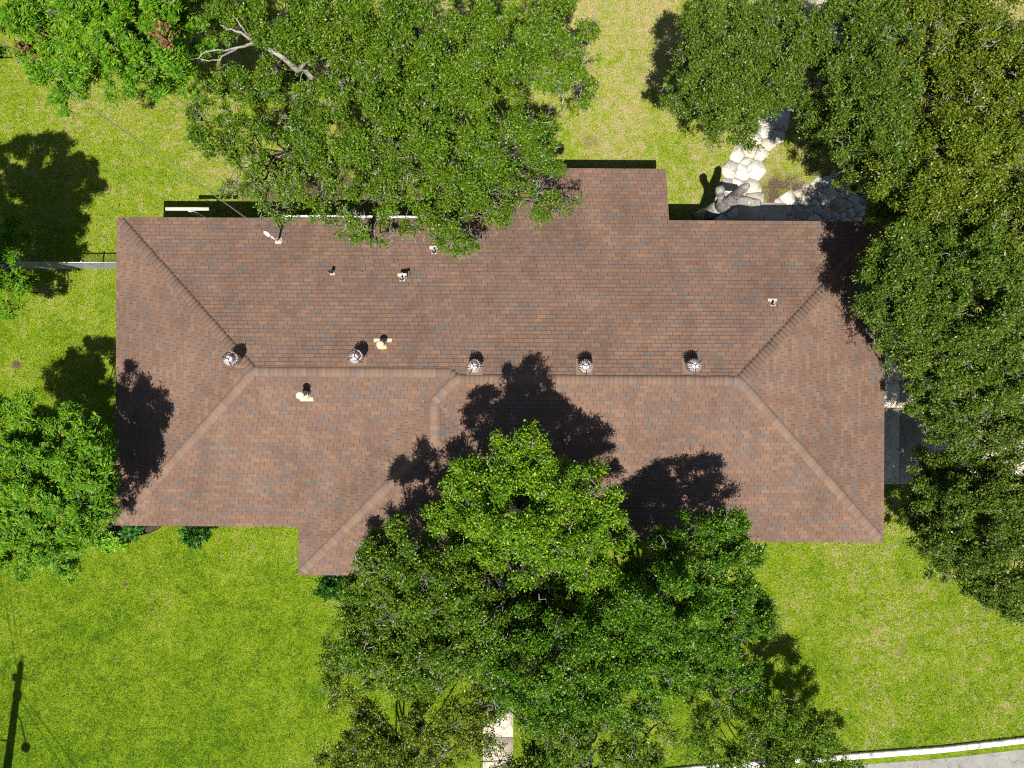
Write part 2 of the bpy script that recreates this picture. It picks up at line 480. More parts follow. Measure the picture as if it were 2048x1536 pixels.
M['litter'] = simple_mat('dry_leaf', (0.30, 0.22, 0.14), 0.8, noise=.8, scale=3, col2=(.16, .10, .06))
M['deadleaf'] = simple_mat('dead_leaf', (0.30, 0.15, 0.06), 0.8, noise=.6, scale=9, col2=(.18, .09, .04))
M['hedge'] = leaf_material('hedge_leaf', [(0.1, (0.010, 0.055, 0.006)), (0.5, (0.022, 0.115, 0.008)), (0.9, (0.06, 0.21, 0.012))], (0.10, 0.22, 0.02), 0.95)
M['fern'] = leaf_material('lime_frond', [(0.1, (0.05, 0.19, 0.008)), (0.5, (0.13, 0.34, 0.010)), (0.9, (0.30, 0.50, 0.015))], (0.4, 0.5, 0.03), 0.9)

# ------------------------------------------------------------------ world, sun, camera
SUN_EL = math.radians(65.8)
sh = Vector((0.13, 1.0)).normalized()               # shadows fall this way on the ground
sun_dir = Vector((-sh.x * math.cos(SUN_EL), -sh.y * math.cos(SUN_EL), math.sin(SUN_EL)))
w = bpy.data.worlds.new('World'); sc.world = w; w.use_nodes = True
nt = w.node_tree
sky = N(nt, 'ShaderNodeTexSky', sky_type='NISHITA')
sky.sun_disc = False
sky.sun_elevation = SUN_EL
sky.sun_rotation = math.atan2(sun_dir.x, sun_dir.y)
bg = nt.nodes['Background']
L(nt, sky.outputs[0], bg.inputs[0]); bg.inputs[1].default_value = 0.05
sd = bpy.data.lights.new('sun', 'SUN'); sd.energy = 5.0; sd.angle = math.radians(0.5); sd.color = (1.0, 0.955, 0.88)
so = bpy.data.objects.new('sun', sd); COL.objects.link(so)
so.rotation_euler = sun_dir.to_track_quat('Z', 'Y').to_euler()
so.location = sun_dir * 60
cd = bpy.data.cameras.new('camera'); cd.sensor_width = 36; cd.lens = F / 2048 * 36; cd.clip_end = 500; cd.clip_start = 0.1
co = bpy.data.objects.new('camera', cd); COL.objects.link(co); co.location = (0, 0, H); sc.camera = co
vs = sc.view_settings
vs.view_transform = 'Standard'; vs.look = 'None'; vs.gamma = 1.0; vs.use_curve_mapping = False; vs.exposure = 0.48
sc.cycles.max_bounces = 5; sc.cycles.diffuse_bounces = 1; sc.cycles.glossy_bounces = 2; sc.cycles.transmission_bounces = 3
sc.cycles.use_denoising = False
sc.cycles.filter_width = 1.1


# ------------------------------------------------------------------ house roof maths
def HL(u, v, h=0.0):
    x = u - ROT * (v - 750); y = v + ROT * (u - 1000)
    return ((x - 1024) * S0, (768 - y) * S0, ZE + h * S0 * PITCH)


def to_local(X, Y):
    x = X / S0 + 1024; y = 768 - Y / S0
    u, v = x, y
    for _ in range(3):
        u = x + ROT * (v - 750); v = y - ROT * (u - 1000)
    return u, v


XW, XE, YN, YSL, YSR = 233.0, 1768.0, 439.0, 1055.5, 1080.0
WW, WE, WS = 600.0, 1156.0, 1152.0
EXW, EXE, EXN = 965.0, 1336.0, 326.0


def roof_h(u, v):
    l = min(u - XW, v - YN, YSL - v)
    r = min(u - WW, v - YN, YSR - v, XE - u)
    wg = min(u - WW, WE - u, WS - v)
    return max(l, r, wg)


def roof_z(X, Y):
    u, v = to_local(X, Y)
    return ZE + roof_h(u, v) * S0 * PITCH


def build_house():
    house = empty('brick_house', (0, 0, 0))
    tag(house, 'long low house with brown hipped shingle roof in the middle of the lawns', 'house')
    yL = (YN + YSL) / 2; hL = (YSL - YN) / 2
    yR = (YN + YSR) / 2; hR = (YSR - YN) / 2
    xw = (WW + WE) / 2; hW = (WE - WW) / 2
    aL = (XW + hL, yL); aR = (XE - hR, yR)
    J1 = (WW + hL, yL); J2 = (WW + hR, yR)
    K1 = (xw, YSR - hW); K2 = (xw, WS - hW)
    planes = [  # polygon, distance function, along function
        ([(XW, YN), (EXW, YN), (EXW, EXN), (EXE, EXN), (EXE, YN), (XE, YN), aR, J2, J1, aL], lambda u, v: v - YN, lambda u, v: u),
        ([(XW, YN), aL, (XW, YSL)], lambda u, v: u - XW, lambda u, v: v),
        ([(XW, YSL), aL, J1, (WW, YSL)], lambda u, v: YSL - v, lambda u, v: u),
        ([(WW, YSL), J1, J2, K1, K2, (WW, WS)], lambda u, v: u - WW, lambda u, v: v),
        ([(WW, WS), K2, (WE, WS)], lambda u, v: WS - v, lambda u, v: u),
        ([(WE, WS), K2, K1, (WE, YSR)], lambda u, v: WE - u, lambda u, v: v),
        ([(WE, YSR), K1, J2, aR, (XE, YSR)], lambda u, v: YSR - v, lambda u, v: u),
        ([(XE, YSR), aR, (XE, YN)], lambda u, v: XE - u, lambda u, v: v)]
    step = 0.130 / (S0 * math.sqrt(1 + PITCH * PITCH))       # course in plan px
    LIFT = 0.013
    V, Fc, SZ, UV = [], [], [], []

    def clip(poly, f, val, keep_ge):
        out = []
        n = len(poly)
        for i in range(n):
            a, b = poly[i], poly[(i + 1) % n]
            da = f(*a) - val; db = f(*b) - val
            if not keep_ge: da, db = -da, -db
            if da >= -1e-9: out.append(a)
            if (da > 1e-9 and db < -1e-9) or (da < -1e-9 and db > 1e-9):
                t = da / (da - db)
                out.append((a[0] + (b[0] - a[0]) * t, a[1] + (b[1] - a[1]) * t))
        return out
    for pi, (poly, df, af) in enumerate(planes):
        dmin = min(df(*p) for p in poly); dmax = max(df(*p) for p in poly)
        k0 = math.floor(dmin / step) - 1
        k = k0
        while k * step < dmax:
            d0, d1 = k * step, (k + 1) * step
            k += 1
            q = clip(poly, df, d0, True)
            if len(q) >= 3: q = clip(q, df, d1, False)
            if len(q) < 3: continue
            qq = []
            for p in q:
                if not qq or (abs(p[0] - qq[-1][0]) + abs(p[1] - qq[-1][1])) > 1e-6: qq.append(p)
            if len(qq) > 2 and abs(qq[0][0] - qq[-1][0]) + abs(qq[0][1] - qq[-1][1]) < 1e-6: qq.pop()
            if len(qq) < 3: continue
            area = sum(qq[i][0] * qq[(i + 1) % len(qq)][1] - qq[(i + 1) % len(qq)][0] * qq[i][1] for i in range(len(qq)))
            if abs(area) < 1e-3: continue
            if area > 0: qq = qq[::-1]             # v runs down in plan, so this faces up
            b = len(V)
            for p in qq:
                t = (df(*p) - d0) / step
                X, Y, Z = HL(p[0], p[1], df(*p))
                V.append((X, Y, Z + 0.03 + LIFT * (1 - t)))
                UV.append((af(*p) * S0 + pi * 7.3, (k + 60) + min(max(t, 0.004), 0.996)))
            Fc.extend(range(b, b + len(qq))); SZ.append(len(qq))
            n = len(qq)
            for i in range(n):
                a, c = qq[i], qq[(i + 1) % n]
                if abs(df(*a) - d0) < 1e-5 and abs(df(*c) - d0) < 1e-5:
                    b2 = len(V)
                    A = V[b + i]; C = V[b + (i + 1) % n]
                    V.extend([C, A, (A[0], A[1], A[2] - LIFT), (C[0], C[1], C[2] - LIFT)])
                    ua, uc = UV[b + i], UV[b + (i + 1) % n]
                    UV.extend([(uc[0], ua[1]), (ua[0], ua[1]), (ua[0], ua[1]), (uc[0], ua[1])])
                    Fc.extend([b2, b2 + 1, b2 + 2, b2 + 3]); SZ.append(4)
    # per-loop uv equals per-vertex uv because no vertex is shared
    UVl = [UV[i] for i in Fc]
    roof = np_mesh('roof', V, Fc, SZ, M['shingle'], house, uv=UVl)

    # caps over ridges and hips
    rng = random.Random(4)

    def caps(name, a, b, width=0.155, seg=0.14):
        A = Vector(HL(a[0], a[1])); B = Vector(HL(b[0], b[1]))
        d = (B - A); d.z = 0
        n = max(2, int(d.length / seg)); nn = Vector((-d.y, d.x, 0)).normalized()
        mb = MB()
        for i in range(n):
            q0 = A + d * (i / n); q1 = A + d * min(1.0, (i + 1.25) / n)
            wj = width * rng.uniform(0.96, 1.04)
            vs = []
            for q, lf in ((q0, 0.010), (q1, 0.004)):
                for s in (-1, -0.4, 0.4, 1):
                    r = q + nn * (wj * s)
                    z = roof_z(r.x, r.y)
                    zc = roof_z(q.x, q.y)
                    z = min(z, zc) + (0.050 if abs(s) < 0.5 else 0.030)
                    vs.append((r.x, r.y, z + lf))
            low = [(v[0], v[1], v[2] - 0.03) for v in vs[:4]]
            vs += low
            fs = [(0, 1, 5, 4), (1, 2, 6, 5), (2, 3, 7, 6), (8, 9, 1, 0), (9, 10, 2, 1), (10, 11, 3, 2)]
            # side skirts
            b0 = len(vs)
            vs += [(vs[4][0], vs[4][1], vs[4][2] - 0.03), (vs[7][0], vs[7][1], vs[7][2] - 0.03)]
            fs += [(8, 0, 4, b0), (3, 11, b0 + 1, 7)]
            mb.add(vs, fs)
        return mb.build(name, M['cap'], roof)
    caps('hip_cap', (XW + 8, YN + 8), aL); caps('hip_cap', (XW + 8, YSL - 8), aL)
    caps('hip_cap', (XE - 8, YN + 8), aR); caps('hip_cap', (XE - 8, YSR - 8), aR)
    caps('hip_cap', (WW + 8, WS - 8), K2); caps('hip_cap', (WE - 8, WS - 8), K2)
    caps('hip_cap', K1, J2)
    caps('ridge_cap', aL, J1); caps('ridge_cap', aR, J2); caps('ridge_cap', J1, J2); caps('ridge_cap', K2, K1)

    # fascia, soffit, walls
    out = [(XW, YN), (EXW, YN), (EXW, EXN), (EXE, EXN), (EXE, YN), (XE, YN), (XE, YSR), (WE, YSR), (WE, WS), (WW, WS), (WW, YSL), (XW, YSL)]
    mb = MB()
    zb = lambda p: min(0.0, p[1] - YN)
    for i in range(len(out)):
        a, c = out[i], out[(i + 1) % len(out)]
        A = HL(a[0], a[1], zb(a)); C = HL(c[0], c[1], zb(c))
        mb.add([(A[0], A[1], A[2] + .028), (C[0], C[1], C[2] + .028), (C[0], C[1], C[2] - .15), (A[0], A[1], A[2] - .15)], [(0, 1, 2, 3)])
    mb.build('fascia', M['fascia'], house)
    mb = MB()
    main = [p for p in out if p[1] > EXN + 1]
    mb.add([(*HL(*p)[:2], ZE - .15) for p in main], [tuple(range(len(main)))])
    ex = [(EXW, YN - .5), (EXW, EXN), (EXE, EXN), (EXE, YN - .5)]
    mb.add([(HL(*p, zb(p))[0], HL(*p, zb(p))[1], HL(*p, zb(p))[2] - .15) for p in ex], [(0, 1, 2, 3)])
    mb.build('soffit', M['white_paint'], house)
    ins = 32
    wl = [(XW + ins, YN + ins), (XE - ins, YN + ins), (XE - ins, YSR - ins), (WE - ins, YSR - ins), (WE - ins, WS - ins), (WW + ins, WS - ins), (WW + ins, YSL - ins), (XW + ins, YSL - ins)]
    mb = MB()
    for i in range(len(wl)):
        A = HL(*wl[i]); C = HL(*wl[(i + 1) % len(wl)])
        mb.add([(A[0], A[1], -.05), (C[0], C[1], -.05), (C[0], C[1], ZE - .152), (A[0], A[1], ZE - .152)], [(0, 1, 2, 3)])
    wl2 = [(EXW + ins, YN + ins - 1), (EXW + ins, EXN + ins), (EXE - ins, EXN + ins), (EXE - ins, YN + ins - 1)]
    for i in range(3):
        a, c = wl2[i], wl2[i + 1]
        A = HL(*a); C = HL(*c)
        za = HL(*a, min(0, a[1] - YN))[2] - .152; zc = HL(*c, min(0, c[1] - YN))[2] - .152
        mb.add([(A[0], A[1], -.05), (C[0], C[1], -.05), (C[0], C[1], zc), (A[0], A[1], za)], [(0, 1, 2, 3)])
    mb.build('wall', M['brick'], house)
    # gutter along part of the back eave
    A = Vector(HL(557, YN)); C = Vector(HL(885, YN))
    d = (C - A).normalized(); nrm = Vector((-d.y, d.x, 0))
    mb = MB()
    prof = [(0.0, -.13), (.075, -.13), (.10, -.02), (.085, -.02), (.065, -.115), (.012, -.115), (.012, -.005), (0.0, -.005)]
    vs = [tuple(q + nrm * (o + .004) + Vector((0, 0, h + .012))) for q in (A, C) for (o, h) in prof]
    n = len(prof)
    mb.add(vs, [(i, (i + 1) % n, n + (i + 1) % n, n + i) for i in range(n)] + [tuple(range(n)), tuple(range(2 * n - 1, n - 1, -1))])
    mb.build('gutter', M['white_paint'], house)

    # turbine vents
    def turbine(px, py, rot, lab):
        zg = 4.6
        X, Y, _ = P(px, py, zg)
        zr = roof_z(X, Y)
        t = empty('turbine_vent', (X, Y, zr)); t.parent = house
        t['label'] = lab
        zc = zg
        mb = MB(); mb.lathe((X, Y, zr - .03), [(.15, 0), (.15, zc - .17 - zr + .03), (.165, zc - .165 - zr + .03), (.165, zc - .15 - zr + .03)], 20)
        mb.build('collar', M['galv'], t, True)
        mb = MB(); mb.box((X, Y, zr), (.5, .5, .012))
        # flashing sheet laid on the slope
        fl = MB()
        e = .24
        g = []
        for (a, b) in ((-e, -e), (e, -e), (e, e), (-e, e)):
            g.append((X + a, Y + b, roof_z(X + a, Y + b) + .052))
        fl.add(g, [(0, 1, 2, 3)])
        fl.build('flashing', M['cap'], t)
        hd = MB()
        nv = 20
        for i in range(nv):
            a0 = rot + 2 * math.pi * i / nv
            vs = []
            for j in range(6):
                f = j / 5
                ph = math.radians(-48 + 112 * f)
                r = 0.226 * math.cos(ph * 0.92)
                z = zc + 0.155 * math.sin(ph)
                tw = 0.30 * f
                vs.append((X + r * math.cos(a0 + tw), Y + r * math.sin(a0 + tw), z))
                r2 = r * 0.80
                vs.append((X + r2 * math.cos(a0 + tw + .20), Y + r2 * math.sin(a0 + tw + .20), z - .004))
            hd.add(vs, [(2 * j, 2 * j + 1, 2 * j + 3, 2 * j + 2) for j in range(5)])
        hd.lathe((X, Y, zc + .122), [(.098, 0), (.098, .008), (.07, .022), (.03, .032), (.0, .034)], 24)
        hd.lathe((X, Y, zc - .135), [(.17, 0), (.17, .014)], 24)
        hd.build('turbine_head', M['galv'], t, False)
        core = MB(); core.lathe((X, Y, zc - .12), [(.09, 0), (.125, .08), (.125, .14), (.10, .225)], 16)
        core.build('shade_core', M['vent_shade'], t)  # black solid added as the shade seen between the vanes
        br = MB()
        for k in range(3):
            a = rot + .5 + k * 2 * math.pi / 3
            c, s = math.cos(a), math.sin(a)
            pts = [(X, Y, zc + .185), (X + .10 * c, Y + .10 * s, zc + .18), (X + .20 * c, Y + .20 * s, zc + .13), (X + .245 * c, Y + .245 * s, zc + .06),
                   (X + .26 * c, Y + .26 * s, zc - .02), (X + .235 * c, Y + .235 * s, zc - .11), (X + .16 * c, Y + .16 * s, zc - .16)]
            br.tube(pts, .0085, 6)
        br.build('brace', M['dark_metal'], t)
    turbine(461, 718, 0.3, 'turbine vent on the west hip slope')
    turbine(711, 714, 0.9, 'turbine vent left of the cream flue cap')
    turbine(948, 733, 1.6, 'turbine vent beside the kink of the ridge')
    turbine(1171, 733, 2.2, 'turbine vent above the tree shadow')
    turbine(1388, 731, 0.1, 'turbine vent nearest the east end of the ridge')

    def slope_sheet(X, Y, ax, bx, ay, by, z=.05):
        return [(X + a, Y + b, roof_z(X + a, Y + b) + z) for (a, b) in ((ax, ay), (bx, ay), (bx, by), (ax, by))]

    def flue(px, py, hgt, mat, mat_fl, down, lab, collar2):
        X, Y, _ = P(px, py, 4.05)
        zr = roof_z(X, Y)
        t = empty('flue_vent', (X, Y, zr)); t.parent = house; t['label'] = lab
        fl = MB()
        fl.add(slope_sheet(X, Y, -.27, .27, down * .09, down * .20) if down > 0 else slope_sheet(X, Y, -.20, .20, -.19, -.08), [(0, 1, 2, 3)])
        fl.lathe((X, Y, zr + .02), [(.14, 0), (.135, .05), (.085, .16), (.075, .17)], 18)
        fl.add(slope_sheet(X, Y, -.13, .13, -.12, .12, .052), [(0, 1, 2, 3)])
        fl.build('flashing', mat_fl, t)
        mb = MB(); mb.lathe((X, Y, zr), [(.062, 0), (.062, hgt)], 16); mb.build('pipe', mat, t, True)
        cp = MB(); z = zr + hgt
        cp.lathe((X, Y, z - .10), [(.085, 0), (.10, .02), (.10, .10), (.118, .11), (.118, .125), (.07, .165), (.0, .18)], 22)
        if collar2:
            cp.lathe((X, Y, zr + .30), [(.068, .05), (.13, 0), (.13, .008), (.068, .058)], 20)
            cp.lathe((X, Y, z - .22), [(.068, .04), (.105, 0), (.105, .008), (.068, .048)], 20)
        cp.build('flue_cap', mat, t)
    flue(764, 690, .40, M['cream'], M['rusty'], 1, 'stained cream flue cap on the back slope', False)
    flue(612, 790, .68, M['cream2'], M['rusty'], -1, 'tall cream flue on the front slope', True)

    def plumbing(px, py, h, r, mat, plate, lab):
        X, Y, _ = P(px, py, 3.4)
        for _ in range(3):
            X, Y, _z = P(px, py, roof_z(X, Y) + .06)
        zr = roof_z(X, Y)
        t = empty('plumbing_vent', (X, Y, zr)); t.parent = house; t['label'] = lab
        fl = MB()
        if plate: fl.add(slope_sheet(X, Y, -.14, .14, .07, .155), [(0, 1, 2, 3)])
        fl.add(slope_sheet(X, Y, -.075, .075, -.08, .08, .052), [(0, 1, 2, 3)])
        fl.build('flashing', M['flash'], t)
        mb = MB(); mb.lathe((X, Y, zr + .03), [(.075, 0), (.07, .03), (r + .012, .09), (r + .006, .11)], 16); mb.build('boot', M['black_pipe'] if plate else M['flash'], t, True)
        mb = MB(); mb.lathe((X, Y, zr), [(r, 0), (r, h), (r * .78, h), (r * .78, h - .05)], 14); mb.build('pipe', mat, t)
    plumbing(665, 545, .36, .055, M['black_pipe'], False, 'black plumbing vent without a plate')
    plumbing(804, 557, .24, .032, M['lead'], True, 'plumbing vent in the middle of three on the back slope')
    plumbing(868, 502, .24, .032, M['lead'], True, 'plumbing vent under the oak branch tips')
    plumbing(1546, 607, .22, .034, M['lead'], True, 'lone plumbing vent near the east hip')

    # service mast
    X, Y, _ = P(557, 482, 2.98)
    zr = roof_z(X, Y)
    t = empty('service_mast', (X, Y, zr)); t.parent = house; t['label'] = 'short white power mast with a weatherhead'
    mb = MB(); mb.tube([(X, Y, zr - .05), (X - .005, Y + .005, zr + .86)], .034, 12); mb.build('mast_pipe', M['white_paint'], t, True)
    mb = MB(); mb.tube([(X, Y, zr + .84), (X - .01, Y + .01, zr + .93), (X - .07, Y + .06, zr + .97), (X - .13, Y + .10, zr + .93)], [.045, .065, .062, .05], 12)
    mb.build('weatherhead', M['white_paint'], t, True)
    mb = MB(); mb.add(slope_sheet(X, Y, -.10, .10, -.09, .10), [(0, 1, 2, 3)]); mb.lathe((X, Y, zr + .03), [(.09, 0), (.08, .03), (.042, .1)], 14)
    mb.build('flashing', M['flash'], t)
    mb = MB()
    B = Vector((X - .13, Y + .10, zr + .93))
    rg = random.Random(3)
    for k in range(3):
        pts = []
        tip = B + Vector((-.30 - .08 * k, .24 + .05 * k, -.02))
        for i in range(13):
            f = i / 12
            q = B.lerp(tip, f) + Vector((math.sin(f * math.pi) * (.10 + .12 * k), math.sin(f * math.pi) * (.22 + .1 * k), -math.sin(f * math.pi) * (.18 + .12 * k)))
            q += Vector((math.sin(f * 6 + k), math.cos(f * 7 + k), 0)) * .03
            pts.append(q)
        mb.tube(pts, .011, 6)
    mb.build('cable_loop', M['cable'], t)
    return house, B


house, mast_tip = build_house()

# ------------------------------------------------------------------ ground and paving
def ground():
    n = 60
    xs = np.linspace(-150, 150, n + 1); ys = np.linspace(-150, 150, n + 1)
    gx, gy = np.meshgrid(xs, ys, indexing='ij')
    V = np.stack([gx, gy, np.zeros_like(gx)], -1).reshape(-1, 3)
    idx = np.arange((n + 1) * (n + 1)).reshape(n + 1, n + 1)
    Fq = np.stack([idx[:-1, :-1], idx[1:, :-1], idx[1:, 1:], idx[:-1, 1:]], -1).reshape(-1, 4)
    o = np_mesh('lawn', V, Fq, np.full(len(Fq), 4), M['lawn'])
    tag(o, 'patchy green and straw coloured lawn all round the house', 'lawn', kind='structure')


ground()


def sheet(name, pts_px, z, mat, label, cat, th=0.0):
    mb = MB()
    poly = [P(*p)[:2] for p in pts_px]
    a = sum(poly[i][0] * poly[(i + 1) % len(poly)][1] - poly[(i + 1) % len(poly)][0] * poly[i][1] for i in range(len(poly)))
    if a < 0: poly = poly[::-1]
    mb.prism(poly, z - .06, z)
    return tag(mb.build(name, mat), label, cat, kind='structure')


def slabs(name, strips, z, mat, label, cat):
    mb = MB()
    for s in strips:
        poly = [P(*p)[:2] for p in s]
        a = sum(poly[i][0] * poly[(i + 1) % len(poly)][1] - poly[(i + 1) % len(poly)][0] * poly[i][1] for i in range(len(poly)))
        if a < 0: poly = poly[::-1]
        mb.prism(poly, z - .08, z)
    return tag(mb.build(name, mat), label, cat, kind='structure')


# driveway of poured panels
g = 1.0
dr = []
for (x0, x1) in ((1690, 1798), (1800, 1953), (1955, 2108), (2110, 2300)):
    for (y0, y1) in ((662, 815), (817, 968)):
        dr.append([(x0, y0), (x1, y0), (x1, y1), (x0, y1)])
slabs('driveway', dr, .035, M['concrete'], 'sunlit cream concrete driveway beside the east end of the house', 'driveway')
wk = []
for y0 in range(1105, 1600, 74):
    wk.append([(966, y0), (1026, y0), (1026, y0 + 72.5), (966, y0 + 72.5)])
slabs('walkway', wk, .03, M['walk'], 'straight concrete front walkway running under the front oaks to the street', 'walkway')

# kerb, gutter and road along a gentle curve
curve_px = [(900, 1592), (1100, 1566), (1250, 1545), (1400, 1529), (1550, 1518), (1720, 1504), (1880, 1492), (2048, 1473), (2200, 1455), (2500, 1420)]


def curve_pt(px):
    for a, b in zip(curve_px[:-1], curve_px[1:]):
        if a[0] <= px <= b[0]:
            t = (px - a[0]) / (b[0] - a[0])
            return a[1] + (b[1] - a[1]) * t
    return curve_px[-1][1]


mb = MB()
xs = np.arange(900, 2500, 24)
for i in range(len(xs) - 1):
    x0, x1 = xs[i], xs[i + 1] - (1.2 if i % 7 == 3 else 0)
    row = []
    for x in (x0, x1):
        y = curve_pt(x)
        prof = [(0, .0), (0, .10), (2, .115), (8, .115), (11, .10), (13, .0), (26, -.012), (26, -.06)]
        row.append([(*P(x + d * .08, y + d)[:2], zz) for d, zz in prof])
    n = len(row[0])
    vs = row[0] + row[1]
    mb.add(vs, [(k, n + k, n + k + 1, k + 1) for k in range(n - 1)] + [tuple(range(n)), tuple(range(2 * n - 1, n - 1, -1))])
tag(mb.build('kerb', M['curb']), 'white concrete kerb and gutter curving along the street', 'kerb', kind='structure')
mb = MB()
top = [(*P(x + 2.2, curve_pt(x) + 25.5)[:2], .004) for x in range(900, 2500, 40)]
for a, b in zip(top[:-1], top[1:]):
    mb.add([a, b, (b[0], b[1] - 9, .004), (a[0], a[1] - 9, .004)], [(0, 3, 2, 1)])
tag(mb.build('road', M['asphalt']), 'worn grey asphalt street at the bottom right corner', 'road', kind='structure')


# flagstones: cells of a scattered point set, cut to the path outline
def clip_half(poly, px_, py_, nx, ny):
    out = []
    for i in range(len(poly)):
        a, b = poly[i], poly[(i + 1) % len(poly)]
        da = (a[0] - px_) * nx + (a[1] - py_) * ny; db = (b[0] - px_) * nx + (b[1] - py_) * ny
        if da <= 0: out.append(a)
        if (da < 0) != (db < 0):
            t = da / (da - db); out.append((a[0] + (b[0] - a[0]) * t, a[1] + (b[1] - a[1]) * t))
    return out


def inside(p, poly):
    c = False
    j = len(poly) - 1
    for i in range(len(poly)):
        if (poly[i][1] > p[1]) != (poly[j][1] > p[1]) and p[0] < (poly[j][0] - poly[i][0]) * (p[1] - poly[i][1]) / (poly[j][1] - poly[i][1]) + poly[i][0]:
            c = not c
        j = i
    return c


def flagstones(name, outline_px, spacing, seed, label):
    rg = random.Random(seed)
    poly = [P(*p)[:2] for p in outline_px]
    x0, x1 = min(p[0] for p in poly), max(p[0] for p in poly); y0, y1 = min(p[1] for p in poly), max(p[1] for p in poly)
    pts = []
    tries = 0
    while tries < 6000:
        tries += 1
        q = (rg.uniform(x0, x1), rg.uniform(y0, y1))
        if not inside(q, poly): continue
        s = spacing * rg.choice((.62, .85, 1.0, 1.25))
        if all((q[0] - r[0]) ** 2 + (q[1] - r[1]) ** 2 > (0.5 * (s + r[2])) ** 2 for r in pts): pts.append((*q, s))
    real = len(pts)
    tries = 0
    while tries < 5000:
        tries += 1
        q = (rg.uniform(x0 - spacing, x1 + spacing), rg.uniform(y0 - spacing, y1 + spacing))
        if inside(q, poly): continue
        if all((q[0] - r[0]) ** 2 + (q[1] - r[1]) ** 2 > (1.0 * spacing) ** 2 for r in pts): pts.append((*q, spacing))
    mb = MB()
    for i, a in enumerate(pts[:real]):
        c = [(a[0] + 1.5 * spacing * math.cos(k * math.pi / 4 + .2), a[1] + 1.5 * spacing * math.sin(k * math.pi / 4 + .2)) for k in range(8)]
        for j, b in enumerate(pts):
            if i == j: continue
            dx, dy = b[0] - a[0], b[1] - a[1]
            dd = math.hypot(dx, dy)
            if dd > 2.4 * spacing: continue
            f = .5 + .5 * (a[2] ** 2 - b[2] ** 2) / (dd * dd) * .5
            gp = .008
            c = clip_half(c, a[0] + dx * f - dx / dd * gp, a[1] + dy * f - dy / dd * gp, dx / dd, dy / dd)
            if len(c) < 3: break
        if len(c) < 3: continue
        # soften the corners
        sm = []
        for k in range(len(c)):
            p, q = c[k], c[(k + 1) % len(c)]
            sm += [(p[0] * .92 + q[0] * .08 + rg.uniform(-.008, .008), p[1] * .92 + q[1] * .08 + rg.uniform(-.012, .012)), (p[0] * .5 + q[0] * .5 + rg.uniform(-.014, .014), p[1] * .5 + q[1] * .5 + rg.uniform(-.014, .014)), (p[0] * .09 + q[0] * .91, p[1] * .09 + q[1] * .91)]
        mb.prism(sm, -.03, .028 + rg.uniform(0, .014))
    o = mb.build(name, M['stone'])
    return tag(o, label, 'path', kind='structure')


path_a = [(1600, 20), (1660, 30), (1560, 262), (1535, 310), (1512, 365), (1512, 420), (1545, 470), (1400, 470), (1424, 420), (1446, 372), (1470, 318), (1492, 250), (1510, 215)]
path_b = [(1552, 414), (1600, 380), (1640, 360), (1690, 340), (1730, 345), (1728, 420), (1722, 470), (1580, 470)]
sheet('path_bed', path_a, .006, M['grout'], 'soil joint bed under the white flagstone path from the back lawn', 'path bed')
flagstones('path', path_a, .42, 5, 'white flagstone path leading from the house up between the oaks')
sheet('patio_bed', path_b, .007, M['grout'], 'soil joint bed under the second flagstone patch', 'path bed')
flagstones('path', path_b, .33, 9, 'white flagstone patch by the back wall under the oaks')
flagstones('path', [(1525, 30), (1680, 5), (1690, 75), (1530, 75)], .5, 12, 'white flagstone clearing seen through the oak crowns at the top')
sheet('doorstep', [(1478, 402), (1572, 408), (1572, 480), (1478, 480)], .06, M['walk'], 'grey concrete doorstep slab in the shade of the back eave', 'doorstep')

# mulch bed with black edging
bed = [(215, 1075), (225, 1010), (330, 1010), (322, 1052), (312, 1058), (300, 1063), (285, 1067), (262, 1070), (240, 1078)]
sheet('mulch_bed', bed, .03, M['mulch'], 'dark mulch planting bed at the front left corner of the house', 'planting bed')
mb = MB()
mb.tube([(*P(*p)[:2], .04) for p in [(240, 1080), (262, 1072), (285, 1069), (300, 1065), (313, 1060), (324, 1053), (334, 1040)]], .018, 6)
tag(mb.build('bed_edging', M['edging']), 'black plastic edging strip curving round the mulch bed', 'edging')

# ------------------------------------------------------------------ grass blades
def pt_in_polys(x, y, polys):
    m = np.zeros(len(x), bool)
    for poly in polys:
        c = np.zeros(len(x), bool)
        j = len(poly) - 1
        for i in range(len(poly)):
            xi, yi = poly[i]; xj, yj = poly[j]
            if abs(yj - yi) > 1e-9:
                c ^= ((yi > y) != (yj > y)) & (x < (xj - xi) * (y - yi) / (yj - yi) + xi)
            j = i
        m |= c
    return m


